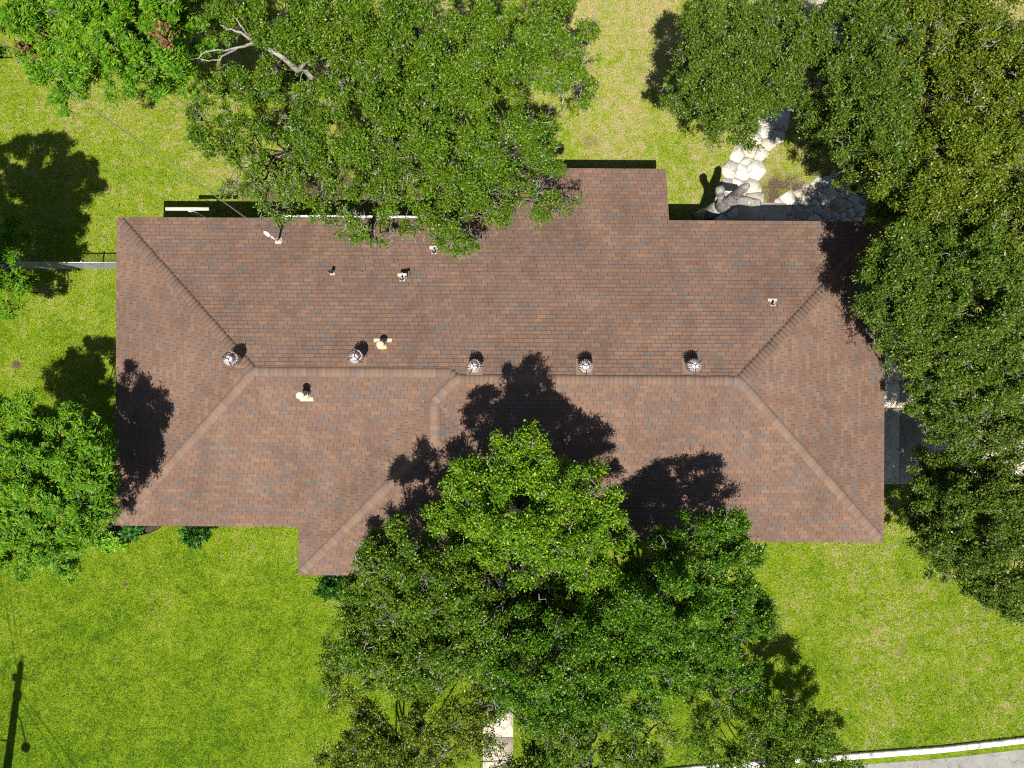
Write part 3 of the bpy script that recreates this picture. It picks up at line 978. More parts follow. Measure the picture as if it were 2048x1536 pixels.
def grass():
    rg = np.random.default_rng(11)
    n = 560000
    x = rg.uniform(-18.6, 18.6, n); y = rg.uniform(-13.9, 14.0, n)
    hb = [HL(*p)[:2] for p in ((XW + 40, YN + 40), (XE - 40, YN + 40), (XE - 40, YSR - 40), (WE, YSR - 40), (WE, WS - 40), (WW + 40, WS - 40), (WW + 40, YSL - 40), (XW + 40, YSL - 40))]
    pv = [hb, [P(*p)[:2] for p in path_a], [P(*p)[:2] for p in path_b], [P(*p)[:2] for p in ((1690, 660), (2400, 660), (2400, 970), (1690, 970))],
          [P(*p)[:2] for p in ((964, 1100), (1028, 1100), (1028, 1600), (964, 1600))], [P(*p)[:2] for p in bed],
          [P(*p)[:2] for p in ((1525, 30), (1680, 5), (1690, 75), (1530, 75))]]
    rd = [P(q[0], q[1] + 1)[:2] for q in curve_px] + [P(2500, 2000)[:2], P(900, 2000)[:2]]
    bad = pt_in_polys(x, y, pv + [rd])
    for (px, py, rx, ry, st) in DIRT:
        cx, cy, _ = P(px, py)
        d = np.sqrt(((x - cx) / rx) ** 2 + ((y - cy) / ry) ** 2)
        bad |= (d < 1.0) & (rg.random(n) < st * .85)
    x, y = x[~bad], y[~bad]
    n = len(x)
    ln = rg.uniform(.05, .12, n); wd = rg.uniform(.010, .024, n)
    az = rg.uniform(0, 2 * np.pi, n); ti = np.radians(rg.uniform(28, 82, n))
    dx, dy, dz = np.cos(az) * np.sin(ti), np.sin(az) * np.sin(ti), np.cos(ti)
    V = np.zeros((n, 3, 3), np.float32)
    V[:, 0] = np.stack([x - np.sin(az) * wd / 2, y + np.cos(az) * wd / 2, np.full(n, -.002)], -1)
    V[:, 1] = np.stack([x + np.sin(az) * wd / 2, y - np.cos(az) * wd / 2, np.full(n, -.002)], -1)
    V[:, 2] = np.stack([x + dx * ln, y + dy * ln, dz * ln], -1)
    o = np_mesh('grass', V, np.arange(3 * n), np.full(n, 3), M['blade'])
    tag(o, 'short mixed green and straw grass blades covering the lawns', 'grass', kind='stuff')


grass()

# ------------------------------------------------------------------ foliage
def leaves_mesh(rg, clumps, leaf_l, leaf_w, per, style, up=0.7):
    """clumps: array (k,5): x,y,z,radius,density. returns quads of diamond leaves set along radiating sprigs"""
    out_p, out_d, out_s = [], [], []
    k = len(clumps)
    cnt = np.maximum(3, (per * clumps[:, 4]).astype(int))
    ntw = np.maximum(2, cnt // (9 if style == 'oak' else 14))
    ci = np.repeat(np.arange(k), ntw)
    nt_ = len(ci)
    d = rg.normal(size=(nt_, 3)); d[:, 2] = d[:, 2] * .75 + up * .55
    d += clumps[ci, 5:8] * .7
    d /= np.linalg.norm(d, axis=1)[:, None]
    ln = clumps[ci, 3] * rg.uniform(.55, 1.2, nt_)
    per_tw = 9 if style == 'oak' else 14
    ti = np.repeat(np.arange(nt_), per_tw)
    f = (np.tile(np.linspace(0, 1.0, per_tw) ** .55, nt_) if style == 'oak' else np.tile(np.linspace(.15, 1.0, per_tw), nt_)) + rg.uniform(-.05, .05, nt_ * per_tw)
    base = clumps[ci][ti][:, :3]
    dd = d[ti]
    droop = np.zeros_like(dd); droop[:, 2] = -(f ** 2) * ln[ti] * (.12 if style == 'oak' else .38)
    pos = base + dd * (ln[ti] * f)[:, None] + droop + rg.normal(size=base.shape) * (.022 if style == 'oak' else .012)
    # leaf axis
    side = np.cross(dd, np.array([0, 0, 1.0])); side /= (np.linalg.norm(side, axis=1)[:, None] + 1e-6)
    sg = np.where(np.arange(len(ti)) % 2 == 0, 1.0, -1.0)[:, None]
    if style == 'oak':
        ax = dd * .5 + rg.normal(size=dd.shape) * .75 + side * sg * .3
    else:
        ax = dd * .55 + side * sg * .95 + rg.normal(size=dd.shape) * .16; ax[:, 2] -= .25
    ax /= np.linalg.norm(ax, axis=1)[:, None]
    nr = rg.normal(size=dd.shape) * (.9 if style == 'oak' else .5); nr[:, 2] += .8; nr += dd * .55
    wv = np.cross(nr, ax); wv /= (np.linalg.norm(wv, axis=1)[:, None] + 1e-6)
    sc_ = rg.uniform(.55, 1.35, len(ti))[:, None]
    Lh = leaf_l * sc_; Wh = leaf_w * .5 * sc_
    nn = np.cross(ax, wv)
    V = np.stack([pos, pos + ax * Lh * .48 + wv * Wh + nn * Wh * .25, pos + ax * Lh, pos + ax * Lh * .48 - wv * Wh + nn * Wh * .25], 1)
    return V, d, ln, ci


def crown_from_lobes(rg, lobes, leaf_l, leaf_w, lai, style, clump_r=(.20, .40)):
    cl = []
    for (x, y, z, r, dens) in lobes:
        n = int(14 * r * r) + 6
        dirs = rg.normal(size=(n, 3)); dirs /= np.linalg.norm(dirs, axis=1)[:, None]
        dirs[:, 2] = np.where(dirs[:, 2] < -.35, -dirs[:, 2], dirs[:, 2])
        rad = r * (1 - .55 * rg.random(n) ** 1.6) * rg.uniform(.82, 1.12, n)
        c = np.array([x, y, z]) + dirs * rad[:, None] * np.array([1, 1, .85])
        cr = rg.uniform(clump_r[0], clump_r[1], n) * (0.75 + .25 * min(r, 1.3))
        area = math.pi * r * r
        per = dens * area * lai / (leaf_l * leaf_w * .5) / n
        w_ = rg.uniform(.25, 1.75, n)
        cl.append(np.concatenate([c, cr[:, None], (per * w_)[:, None], dirs], 1))
    cl = np.concatenate(cl)
    V, d, ln, ci = leaves_mesh(rg, cl, leaf_l, leaf_w, 1.0, style)
    return V, cl


def quads(name, V, mat, parent):
    n = len(V)
    return np_mesh(name, V.reshape(-1, 3), np.arange(4 * n), np.full(n, 4), mat, parent)


def wob(a, b, n, amp, rg):
    a, b = Vector(a), Vector(b)
    L_ = (b - a).length
    pts = [a.lerp(b, i / n) for i in range(n + 1)]
    for i in range(1, n):
        pts[i] += Vector(rg.normal(size=3) * amp * L_)
    return pts


def wobs(pts, rg):
    out = [Vector(pts[0])]
    for a, b in zip(pts[:-1], pts[1:]):
        out += wob(a, b, 4, .05, rg)[1:]
    return out


def make_tree(name, label, cat, base_px, lobes_px, leafmat, style='oak', lai=4.2, leaf=(.066, .036), seed=1, trunk_r=.2, twigs=1.0, group=None, fork=.42, limbs=(), dead=()):
    """lobes_px: (px, py, height, radius m[, density]) as measured on the photograph"""
    rg = np.random.default_rng(seed)
    lobes = []
    for l in lobes_px:
        x, y, z = P(l[0], l[1], max(1.5, l[2] + float(np.clip(rg.normal(), -1.5, 1.5)) * .30))
        lobes.append((x, y, z - l[3] * .35, l[3], l[4] if len(l) > 4 else 1.0))
    bx, by, _ = P(*base_px)
    root = empty(name, (bx, by, 0)); tag(root, label, cat, group)
    V, cl = crown_from_lobes(rg, lobes, leaf[0], leaf[1], lai * 1.4, style)
    quads('crown', V, leafmat, root)
    # trunk with limbs
    mb = MB()
    zc = np.mean([l[2] for l in lobes]); cx = np.mean([l[0] for l in lobes]); cy = np.mean([l[1] for l in lobes])
    fk = Vector((bx + (cx - bx) * .25, by + (cy - by) * .25, zc * fork))
    tp = wob((bx, by, -.1), fk, 4, .035, rg)
    mb.tube(tp, [trunk_r * 1.35, trunk_r * 1.05, trunk_r * .95, trunk_r * .9, trunk_r * .85], 9)
    tw = MB()
    for (x, y, z, r, dens) in lobes:
        c = Vector((x, y, z - .15 * r))
        st = Vector(tp[-1]).lerp(Vector(tp[2]), rg.uniform(0, .9))
        mid = st.lerp(c, rg.uniform(.35, .6)) + Vector((rg.normal() * .3, rg.normal() * .3, -.05 * (c - st).length))
        p1 = wob(st, mid, 3, .08, rg); p2 = wob(mid, c, 3, .07, rg)
        pts = p1[:-1] + p2
        rr = trunk_r * (.40 if r > .8 else .28)
        mb.tube(pts, [rr * (1 - .72 * i / (len(pts) - 1)) for i in range(len(pts))], 6)
        # secondary branches into the clumps of this lobe
        sel = np.where(np.linalg.norm(cl[:, :3] - np.array([x, y, z]), axis=1) < r * 1.05)[0]
        if len(sel) > 14: sel = rg.choice(sel, 14, replace=False)
        for j in sel:
            q = Vector(cl[j, :3])
            pp = wob(c, q, 3, .09, rg)
            mb.tube(pp, [rr * .30, rr * .22, rr * .15, .006], 5, cap=False)
        # pale twigs that show at the top of the crown
        nt2 = int(14 * r * twigs)
        for _ in range(nt2):
            j = rg.integers(len(cl)) if len(sel) == 0 else rg.choice(sel)
            q = Vector(cl[j, :3]) + Vector(rg.normal(size=3) * .12)
            dv = Vector(rg.normal(size=3)); dv.z = abs(dv.z) * .6; dv += Vector(cl[j, 5:8]) * .5; dv.normalize()
            e = q + dv * rg.uniform(.14, .42)
            pp = wob(q, e, 4, .14, rg)
            tw.tube(pp, [.012, .010, .009, .007, .003], 4, cap=False)
            for _k in range(3):
                s = pp[rg.integers(1, 4)]
                d2 = (dv + Vector(rg.normal(size=3)) * .7).normalized()
                tw.tube([s, s + d2 * rg.uniform(.08, .2)], [.007, .003], 3, cap=False)
    for pts, rads in limbs:
        tw.tube(wobs([P(*p) for p in pts], rg), np.interp(np.linspace(0, 1, (len(pts) - 1) * 4 + 1), np.linspace(0, 1, len(rads)), rads), 8)
    nf = len(mb.f)
    mb.add(tw.v, tw.f)
    flat = [i for f in mb.f for i in f]
    np_mesh('trunk', mb.v, flat, [len(f) for f in mb.f], M['bark'], root, True, mat2=M['twig'], split=nf)
    if dead:
        Vd, _c = crown_from_lobes(rg, [(*P(*d[:3]), d[3], 1.0) for d in dead], .10, .05, 2.0, 'oak', (.14, .24))
        quads('dead_leaves', Vd, M['deadleaf'], root)['label'] = 'rusty brown dead leaves'
    return root


TREES = []


def T(*a, **k): TREES.append(make_tree(*a, **k))


OAK = 'oak tree'
# front of the house
T('oak_tree', 'tallest front oak with a bright yellow-green top leaning over the roof', OAK, (1035, 1290),
  [(1055, 930, 8.0, .9), (970, 960, 7.7, .85), (1130, 985, 7.6, 1.0), (1040, 1030, 8.0, 1.2), (925, 1040, 7.2, .85), (1190, 1060, 7.0, .9), (1100, 1090, 7.3, 1.1),
   (985, 1095, 7.1, .9, .8), (900, 1110, 6.6, .7), (1190, 1000, 6.8, .6), (1190, 1130, 6.3, .7), (880, 1030, 6.6, .5), (1010, 980, 7.6, .9), (1080, 980, 7.9, .9), (950, 1010, 7.4, .8), (1140, 1050, 7.3, .9), (1060, 890, 7.9, .35)],
  M['oak_bright'], lai=3.6, seed=21, trunk_r=.24)
T('oak_tree', 'dense deep green front oak right of the tallest one, reaching the lawn', OAK, (1290, 1330),
  [(1440, 1080, 6.8, .9), (1375, 1105, 7.0, .9), (1300, 1130, 6.6, .9), (1250, 1190, 6.4, 1.0), (1330, 1200, 7.2, 1.2), (1450, 1170, 6.5, 1.0), (1490, 1110, 6.0, .55), (1485, 1250, 5.9, .85),
   (1390, 1280, 6.5, 1.2), (1290, 1290, 6.4, 1.0), (1470, 1330, 4.6, .7), (1350, 1350, 5.2, .9), (1420, 1385, 3.6, .6, .6), (1490, 1370, 3.2, .5, .4), (1500, 1210, 5.2, .6), (1400, 1180, 6.8, 1.0), (1290, 1240, 6.6, .9), (1440, 1240, 6.2, .9), (1340, 1290, 6.4, .9), (1420, 1050, 6.7, .4)],
  M['oak_deep'], lai=3.5, seed=22, trunk_r=.22,
  limbs=())
T('oak_tree', 'broad mottled front oak left of the walkway with grey twigs showing', OAK, (880, 1330),
  [(790, 1110, 7.5, .85), (745, 1130, 7.3, .65), (860, 1160, 7.5, 1.0), (770, 1200, 7.0, 1.1), (910, 1240, 7.0, 1.0), (830, 1265, 6.9, 1.2), (730, 1270, 6.0, .95),
   (935, 1320, 6.3, 1.0), (790, 1330, 5.9, 1.0), (860, 1360, 5.6, .75, .8), (690, 1300, 5.0, .7, .6), (680, 1355, 4.4, .5, .5), (720, 1210, 6.0, .6), (880, 1300, 6.4, .9), (780, 1280, 6.2, .9), (960, 1230, 6.2, .6), (950, 1170, 6.2, .6), (820, 1190, 7.0, .9), (740, 1330, 5.2, .7)],
  M['oak'], lai=3.3, seed=23, trunk_r=.22, twigs=2.2)
T('oak_tree', 'middle front oak between the mottled oak and the deep green oak', OAK, (1120, 1440),
  [(1110, 1210, 3.6, .9, .7), (1190, 1220, 3.6, .9, .8), (1030, 1250, 6.0, .9), (1130, 1310, 6.9, 1.1), (1040, 1340, 6.4, 1.1), (1190, 1360, 6.2, 1.0), (1110, 1390, 5.8, .9),
   (1235, 1400, 5.2, .8), (1285, 1420, 4.6, .55, .8), (1075, 1430, 5.0, .6), (1200, 1290, 5.8, .7), (1020, 1190, 4.6, .6, .6), (1245, 1330, 5.6, .8), (1180, 1425, 4.8, .6, .8), (985, 1285, 5.8, .6), (990, 1370, 5.4, .5, .8), (1050, 1160, 5.4, .5, .8), (1095, 1150, 5.0, .6, .8), (1260, 1290, 5.9, .7), (1000, 1320, 5.9, .6), (1010, 1250, 5.6, .5), (1000, 1410, 5.0, .4, .8), (1060, 1400, 5.4, .7), (1150, 1260, 5.0, .8), (1080, 1260, 5.6, .8)],
  M['oak_deep'], lai=3.3, seed=24, trunk_r=.2, twigs=1.4,
  limbs=[([(1028, 1230, 5.0), (1026, 1190, 5.0), (1027, 1150, 5.2)], [.035, .03, .015])])
T('oak_tree', 'thin low oak at the bottom edge left of the walkway, lawn showing through', OAK, (800, 1600),
  [(720, 1460, 4.6, .75), (740, 1420, 4.2, .5, .8), (790, 1490, 4.8, .8), (690, 1515, 4.2, .75), (845, 1450, 4.9, .6, .9), (920, 1430, 5.2, .75), (945, 1480, 4.8, .6), (870, 1530, 4.4, .6, .8),
   (760, 1550, 4.2, .85), (690, 1400, 4.0, .5, .6), (1000, 1530, 3.8, .5, .7), (900, 1490, 4.6, .6), (830, 1510, 4.4, .6, .8), (730, 1500, 4.4, .7), (950, 1420, 5.0, .55), (1040, 1525, 3.8, .5, .9), (985, 1400, 4.9, .45)],
  M['oak_olive'], lai=2.8, seed=25, trunk_r=.18, twigs=1.2)
T('oak_tree', 'low forked oak at the bottom edge right of the walkway with a black twin trunk', OAK, (1170, 1560),
  [(1065, 1490, 4.4, .6, .8), (1110, 1525, 4.4, .7, .8), (1290, 1500, 3.9, .55, .7), (1280, 1540, 3.8, .6, .8), (1130, 1460, 4.4, .6, .7), (1330, 1450, 4.0, .4, .5), (1210, 1440, 4.6, .5, .8), (1085, 1450, 4.6, .6), (1150, 1500, 4.2, .5, .8), (1050, 1540, 4.0, .6), (1100, 1500, 4.3, .7), (1250, 1470, 4.0, .5, .8), (1240, 1530, 3.6, .6, .8)],
  M['oak'], lai=2.6, seed=26, trunk_r=.2)
T('oak_tree', 'small see-through oak by the kerb at the lower right', OAK, (1560, 1570),
  [(1560, 1435, 3.0, .7), (1630, 1470, 3.0, .75), (1510, 1475, 2.8, .65, .9), (1590, 1510, 3.0, .85), (1670, 1520, 2.6, .6), (1450, 1490, 2.5, .7, .6), (1420, 1440, 2.6, .6, .5), (1490, 1535, 2.6, .65, .8),
   (1370, 1490, 2.4, .5, .4), (1480, 1420, 2.6, .5, .5), (1600, 1440, 2.9, .55), (1420, 1545, 2.4, .6, .6), (1560, 1490, 3.1, .7), (1640, 1535, 2.8, .6), (1540, 1540, 2.8, .6), (1700, 1540, 2.3, .4)],
  M['oak'], lai=3.0, leaf=(.062, .034), seed=27, trunk_r=.11, twigs=.3)

# pecans on the left
T('pecan_tree', 'feathery bright green pecan at the front left corner shading the west roof end', 'pecan tree', (60, 1030),
  [(60, 880, 5.6, .9), (140, 870, 5.9, .8), (30, 960, 6.0, 1.1), (110, 960, 6.5, 1.0), (170, 940, 6.2, .7), (60, 1050, 5.7, 1.1), (150, 1030, 5.9, .9), (190, 1000, 5.8, .5), (185, 925, 5.8, .45),
   (110, 1110, 4.9, .7), (30, 1110, 4.8, .8), (-30, 1020, 5.2, 1.2), (15, 830, 4.8, .55), (185, 870, 5.6, .4, .9), (140, 1140, 3.9, .3, .7), (190, 1060, 5.2, .4), (60, 820, 5.0, .5), (150, 980, 6.2, .8), (170, 1000, 6.0, .6), (185, 960, 6.0, .45), (-60, 930, 5.2, 1.2), (-40, 860, 4.8, .9), (-120, 980, 5.4, 1.3), (-90, 1050, 5.2, 1.2), (90, 1010, 6.0, .9)],
  M['pecan'], 'pecan', lai=3.2, leaf=(.12, .030), seed=31, trunk_r=.16, twigs=.15)
T('pecan_tree', 'dark bushy pecan at the left edge beside the wire fence', 'pecan tree', (-70, 560),
  [(15, 465, 2.4, .5), (10, 540, 2.9, .65), (35, 580, 2.5, .45), (0, 620, 2.3, .45), (-155, 500, 5.4, 1.3), (-220, 580, 5.7, 1.4), (-130, 420, 4.8, 1.1), (-200, 400, 5.6, 1.4), (-280, 480, 5.8, 1.5), (-90, 530, 4.2, .9), (-140, 610, 4.6, .8), (-300, 400, 5.6, 1.4), (-180, 450, 5.6, 1.3), (-250, 540, 5.8, 1.4)],
  M['pecan'], 'pecan', lai=3.8, leaf=(.12, .030), seed=32, trunk_r=.16, twigs=.1)
T('pecan_tree', 'large bright green pecan in the top left corner', 'pecan tree', (190, 10),
  [(30, 50, 6.0, 1.1), (110, 90, 6.2, 1.0), (190, 60, 6.9, 1.2), (280, 70, 6.7, 1.1), (250, 130, 5.7, .75), (335, 110, 6.0, .8), (140, 155, 5.0, .6), (70, 0, 6.0, 1.2), (170, -30, 6.4, 1.3), (290, -20, 6.6, 1.2),
   (370, 20, 6.2, .9), (320, 165, 5.0, .4), (125, 205, 4.2, .35, .8), (370, 170, 4.8, .35, .7), (-5, 110, 4.6, .4, .8)],
  M['pecan'], 'pecan', lai=3.2, leaf=(.115, .029), seed=33, trunk_r=.2, twigs=.4, dead=[(325, 70, 6.9, .25), (345, 85, 6.8, .25), (40, 100, 6.2, .2)])
# back oaks
T('oak_tree', 'back oak with bare grey limbs beside the top left pecan', OAK, (600, 150),
  [(480, 20, 6.2, .9), (560, 20, 6.4, 1.0), (650, 50, 6.6, 1.1), (640, 130, 5.8, .8), (510, 175, 5.0, .8, .9), (440, 185, 4.4, .55, .7), (590, 205, 5.0, .8), (690, 170, 6.0, .9), (560, 130, 4.4, .7, .6),
   (430, 20, 5.6, .6, .9), (720, 90, 6.2, .8)],
  M['oak'], lai=3.2, seed=41, trunk_r=.22, twigs=1.6,
  limbs=[([(640, 160, 4.6), (570, 118, 5.6), (520, 85, 6.1), (470, 62, 6.5), (440, 50, 6.7)], [.085, .07, .05, .03, .012]),
         ([(520, 85, 6.1), (475, 95, 6.3), (420, 102, 6.4), (365, 122, 6.3)], [.05, .03, .02, .008]), ([(475, 95, 6.3), (440, 120, 6.2), (385, 120, 6.2)], [.03, .02, .008]),
         ([(500, 75, 6.3), (480, 50, 6.6), (465, 30, 6.8)], [.03, .02, .008]), ([(600, 135, 5.3), (630, 112, 5.8), (690, 122, 6.0)], [.06, .035, .012])])
T('oak_tree', 'wide back oak whose branches hang over the middle of the back eave', OAK, (800, 270),
  [(740, 240, 6.4, 1.1), (830, 190, 6.3, 1.1), (920, 230, 6.8, 1.2), (730, 325, 5.8, .9, .8), (830, 300, 6.5, 1.2), (940, 320, 6.4, 1.2), (1030, 300, 6.0, 1.0), (1085, 335, 5.4, .7), (880, 390, 5.8, .9, .9),
   (980, 390, 5.6, .9), (780, 400, 5.3, .6, .7), (1075, 400, 4.9, .5, .8), (1120, 400, 4.6, .35, .5), (730, 455, 4.8, .45, .7), (760, 480, 4.6, .25, .7), (890, 460, 5.0, .5, .9), (930, 480, 4.8, .35, .9), (690, 445, 4.7, .35, .6),
   (830, 450, 4.7, .35, .5), (1010, 225, 5.6, .7), (1080, 260, 5.2, .55), (860, 425, 5.0, .4, .7), (1150, 400, 4.4, .2, .4)],
  M['oak'], lai=3.3, seed=42, trunk_r=.22, twigs=2.2)
T('oak_tree', 'loose light green back oak over the lawn left of the wide back oak', OAK, (560, 330),
  [(430, 265, 4.6, .7), (500, 255, 5.0, .8, .8), (470, 325, 4.6, .7, .7), (560, 295, 5.2, .9, .75), (640, 275, 5.7, .9), (600, 360, 4.9, .7, .6), (530, 375, 4.5, .55, .6), (660, 350, 5.1, .75, .7), (580, 415, 4.4, .4, .7), (650, 425, 4.5, .4, .6), (400, 235, 4.2, .45, .6), (460, 385, 4.0, .3, .4)],
  M['oak'], lai=2.8, seed=43, trunk_r=.16, twigs=2.0)
T('oak_tree', 'back oak at the top centre edge spreading over the open lawn', OAK, (930, 60),
  [(760, 40, 6.5, 1.1), (740, 120, 6.0, .9), (830, 60, 7.0, 1.2), (920, 20, 6.8, 1.2), (920, 120, 6.6, 1.1), (1010, 70, 6.7, 1.2), (1090, 20, 6.0, 1.0), (1150, 50, 5.4, .7), (1090, 110, 5.6, .8), (1010, 150, 5.6, .7, .9),
   (1100, 165, 5.0, .55, .9), (1160, 175, 4.8, .5), (1165, 120, 4.8, .35, .7), (830, 130, 6.0, .9), (1060, 140, 5.2, .5)],
  M['oak'], lai=3.2, seed=44, trunk_r=.22, twigs=1.6,
  limbs=[([(1120, 170, 4.6), (1125, 205, 4.2), (1128, 240, 3.6)], [.03, .025, .01])])
# right side oaks
T('oak_tree', 'grey green oak right of the open back lawn, over the flagstone path', OAK, (1500, 150),
  [(1400, 130, 5.0, .8), (1385, 195, 4.8, .6), (1450, 95, 5.8, 1.0), (1430, 25, 5.2, .7), (1460, 180, 5.8, 1.1), (1425, 245, 4.8, .55), (1530, 130, 5.6, .9), (1490, 10, 5.2, .6), (1530, 195, 4.6, .5, .7), (1470, 260, 4.7, .5, .9),
   (1365, 165, 4.2, .4, .7), (1580, 100, 6.0, .7), (1500, 270, 4.6, .3, .6), (1430, 150, 5.4, .8), (1490, 140, 5.9, .9), (1440, 205, 5.2, .8), (1480, 50, 5.5, .8), (1520, 60, 5.6, .8), (1560, 90, 5.6, .8), (1400, 70, 4.8, .6), (1560, 170, 5.0, .6), (1600, 60, 5.6, .7), (1500, 220, 4.8, .5, .9)],
  M['oak_grey'], lai=3.4, seed=51, trunk_r=.18, twigs=.7)
T('oak_tree', 'tall grey green oak between the flagstone path and the olive oak', OAK, (1680, 200),
  [(1640, 140, 5.2, .9), (1700, 90, 6.2, 1.1), (1655, 215, 4.5, .8), (1720, 170, 6.4, 1.2), (1650, 290, 3.6, .6, .9), (1710, 270, 4.8, 1.0), (1780, 230, 6.2, 1.0), (1710, 0, 6.0, .9), (1750, 20, 6.2, 1.0), (1580, 10, 5.0, .5), (1690, 215, 5.2, .9), (1770, 150, 6.4, 1.0), (1760, 290, 5.8, .9), (1640, 90, 5.4, .7), (1790, 90, 6.2, .9)],
  M['oak_grey'], lai=3.4, seed=52, trunk_r=.22, twigs=.7)
T('oak_tree', 'yellow olive oak in the top right corner with pale twigs', OAK, (1900, 100),
  [(1810, 60, 6.0, 1.1), (1880, 10, 6.2, 1.1), (1980, 20, 6.2, 1.2), (1830, 150, 5.6, .9), (1930, 110, 6.6, 1.2), (2020, 130, 6.4, 1.2), (1970, 220, 6.2, 1.1), (2050, 240, 6.2, 1.1), (1890, 270, 5.4, .8), (2060, 60, 6.0, 1.1), (1880, 70, 6.2, 1.0), (1920, 190, 6.0, 1.0), (2000, 280, 5.6, 1.0), (1860, 210, 5.4, .8), (2040, 180, 6.0, 1.0), (1940, 60, 6.2, 1.0)],
  M['oak_olive'], lai=3.0, seed=53, trunk_r=.22, twigs=2.2)
T('oak_tree', 'green oak over the back right corner of the lawn above the flagstone patch', OAK, (1830, 340),
  [(1745, 310, 3.8, .8), (1725, 385, 2.5, .5), (1790, 300, 5.2, 1.0), (1775, 390, 3.2, .8), (1850, 370, 6.0, 1.1), (1920, 320, 6.2, 1.1), (1940, 410, 6.0, 1.1), (2010, 350, 6.2, 1.1), (2030, 440, 6.0, 1.1), (1695, 340, 2.8, .35, .7), (1870, 310, 5.6, .9), (1800, 350, 4.4, .9), (1890, 430, 5.4, .9), (1980, 420, 5.8, 1.0), (1970, 290, 5.6, 1.0), (1820, 430, 3.6, .7), (2060, 400, 5.8, 1.0)],
  M['oak_olive'], lai=3.4, seed=54, trunk_r=.22, twigs=1.0)
T('oak_tree', 'big oak overhanging the back right corner of the roof', OAK, (1930, 560),
  [(1775, 520, 5.9, .75), (1745, 545, 5.7, .45), (1850, 500, 6.0, 1.0), (1800, 600, 5.7, .85), (1880, 570, 6.4, 1.2), (1950, 500, 6.4, 1.1), (1970, 590, 6.4, 1.2), (2040, 540, 6.2, 1.1), (1745, 600, 5.5, .4, .8), (1860, 650, 5.6, .9), (1960, 670, 5.8, 1.0), (2040, 640, 5.8, 1.0), (1780, 640, 5.4, .4, .8), (1910, 540, 6.2, 1.0), (1900, 620, 5.8, 1.0), (2010, 600, 6.0, 1.0), (1820, 550, 6.0, .8), (1890, 480, 5.8, .9), (2000, 480, 6.0, 1.0), (2010, 690, 5.6, .9), (1830, 650, 5.5, .6), (1750, 575, 5.6, .45), (1770, 560, 5.8, .6), (1760, 625, 5.5, .4), (1790, 560, 5.9, .7)],
  M['oak_grey'], lai=3.5, seed=55, trunk_r=.24, twigs=1.0)
T('oak_tree', 'wide grey green oak covering the driveway', OAK, (1990, 800),
  [(1820, 705, 5.3, .6), (1795, 715, 5.2, .3, .8), (1890, 710, 5.2, .9), (1880, 780, 4.4, .8), (1970, 750, 5.0, 1.1), (2040, 730, 5.2, 1.0), (1935, 820, 4.4, .8), (2010, 830, 4.4, .9), (2060, 800, 4.6, 1.0), (1985, 870, 4.0, .5, .7), (1930, 745, 4.9, .9), (1870, 740, 4.8, .7), (2010, 780, 4.8, 1.0), (1900, 835, 3.8, .7), (1960, 860, 3.8, .6, .8), (2050, 870, 4.0, .7), (1845, 700, 5.0, .6), (1850, 760, 4.2, .5, .8), (1860, 800, 3.8, .5, .9), (1880, 860, 3.2, .5, .8), (1800, 690, 5.2, .4), (1920, 880, 3.4, .6, .8), (2000, 900, 3.6, .7), (1800, 730, 5.2, .35, .8)],
  M['oak_grey'], lai=3.4, seed=56, trunk_r=.2, twigs=1.0)
T('oak_tree', 'dark oak at the right edge below the driveway', OAK, (1990, 1090),
  [(1890, 940, 2.6, .6, .8), (1855, 1010, 2.8, .6), (1935, 1010, 3.6, .9), (2030, 990, 3.8, .9), (1905, 1070, 3.6, .8), (1990, 1080, 4.2, 1.1), (2050, 1060, 4.4, 1.0), (1960, 1150, 3.8, .8), (2040, 1160, 4.2, 1.0), (2000, 1205, 3.6, .55, .7), (1840, 1065, 2.6, .35, .6),
   (1920, 1130, 3.4, .45, .7), (1850, 930, 2.4, .4, .5), (1860, 960, 2.8, .6), (1960, 960, 3.4, .8), (1900, 1010, 3.4, .8), (2000, 1020, 3.8, .9), (1945, 1090, 3.8, .8), (2045, 940, 3.6, .7), (2050, 1210, 3.6, .7), (1880, 1120, 3.0, .5), (1835, 985, 2.6, .5), (1830, 1035, 2.5, .45, .9), (1870, 1040, 3.0, .6), (1920, 950, 2.8, .7), (1870, 1090, 2.8, .5), (1980, 930, 3.2, .7, .9), (1840, 920, 2.2, .35, .6)],
  M['oak_grey'], lai=3.4, seed=57, trunk_r=.18, twigs=.6)


# low shrubs
def shrub(name, label, cat, px, py, w_, d_, h_, mat, leaf, lai, style, seed, group=None):
    rg = np.random.default_rng(seed)
    bx, by, _ = P(px, py)
    root = empty(name, (bx, by, 0)); tag(root, label, cat, group)
    n = 9
    lobes = []
    for i in range(n):
        a, r = rg.uniform(0, 2 * np.pi), math.sqrt(rg.random()) * .62
        lobes.append((bx + w_ * .5 * r * math.cos(a), by + d_ * .5 * r * math.sin(a), h_ * rg.uniform(.45, .7), min(w_, d_) * .32, 1.0))
    V, cl = crown_from_lobes(rg, lobes, leaf[0], leaf[1], lai, style, (.12, .22))
    V[:, :, 2] = np.maximum(V[:, :, 2], .02)
    quads('foliage', V, mat, root)
    mb = MB()
    for k in range(min(18, len(cl))):
        q = cl[k * (len(cl) // min(18, len(cl)))]
        mb.tube([(bx + rg.normal() * .05, by + rg.normal() * .05, -.02), ((bx + q[0]) / 2, (by + q[1]) / 2, q[2] * .6), tuple(q[:3])], [.018, .012, .005], 5, cap=False)
    mb.build('stem', M['bark'], root)


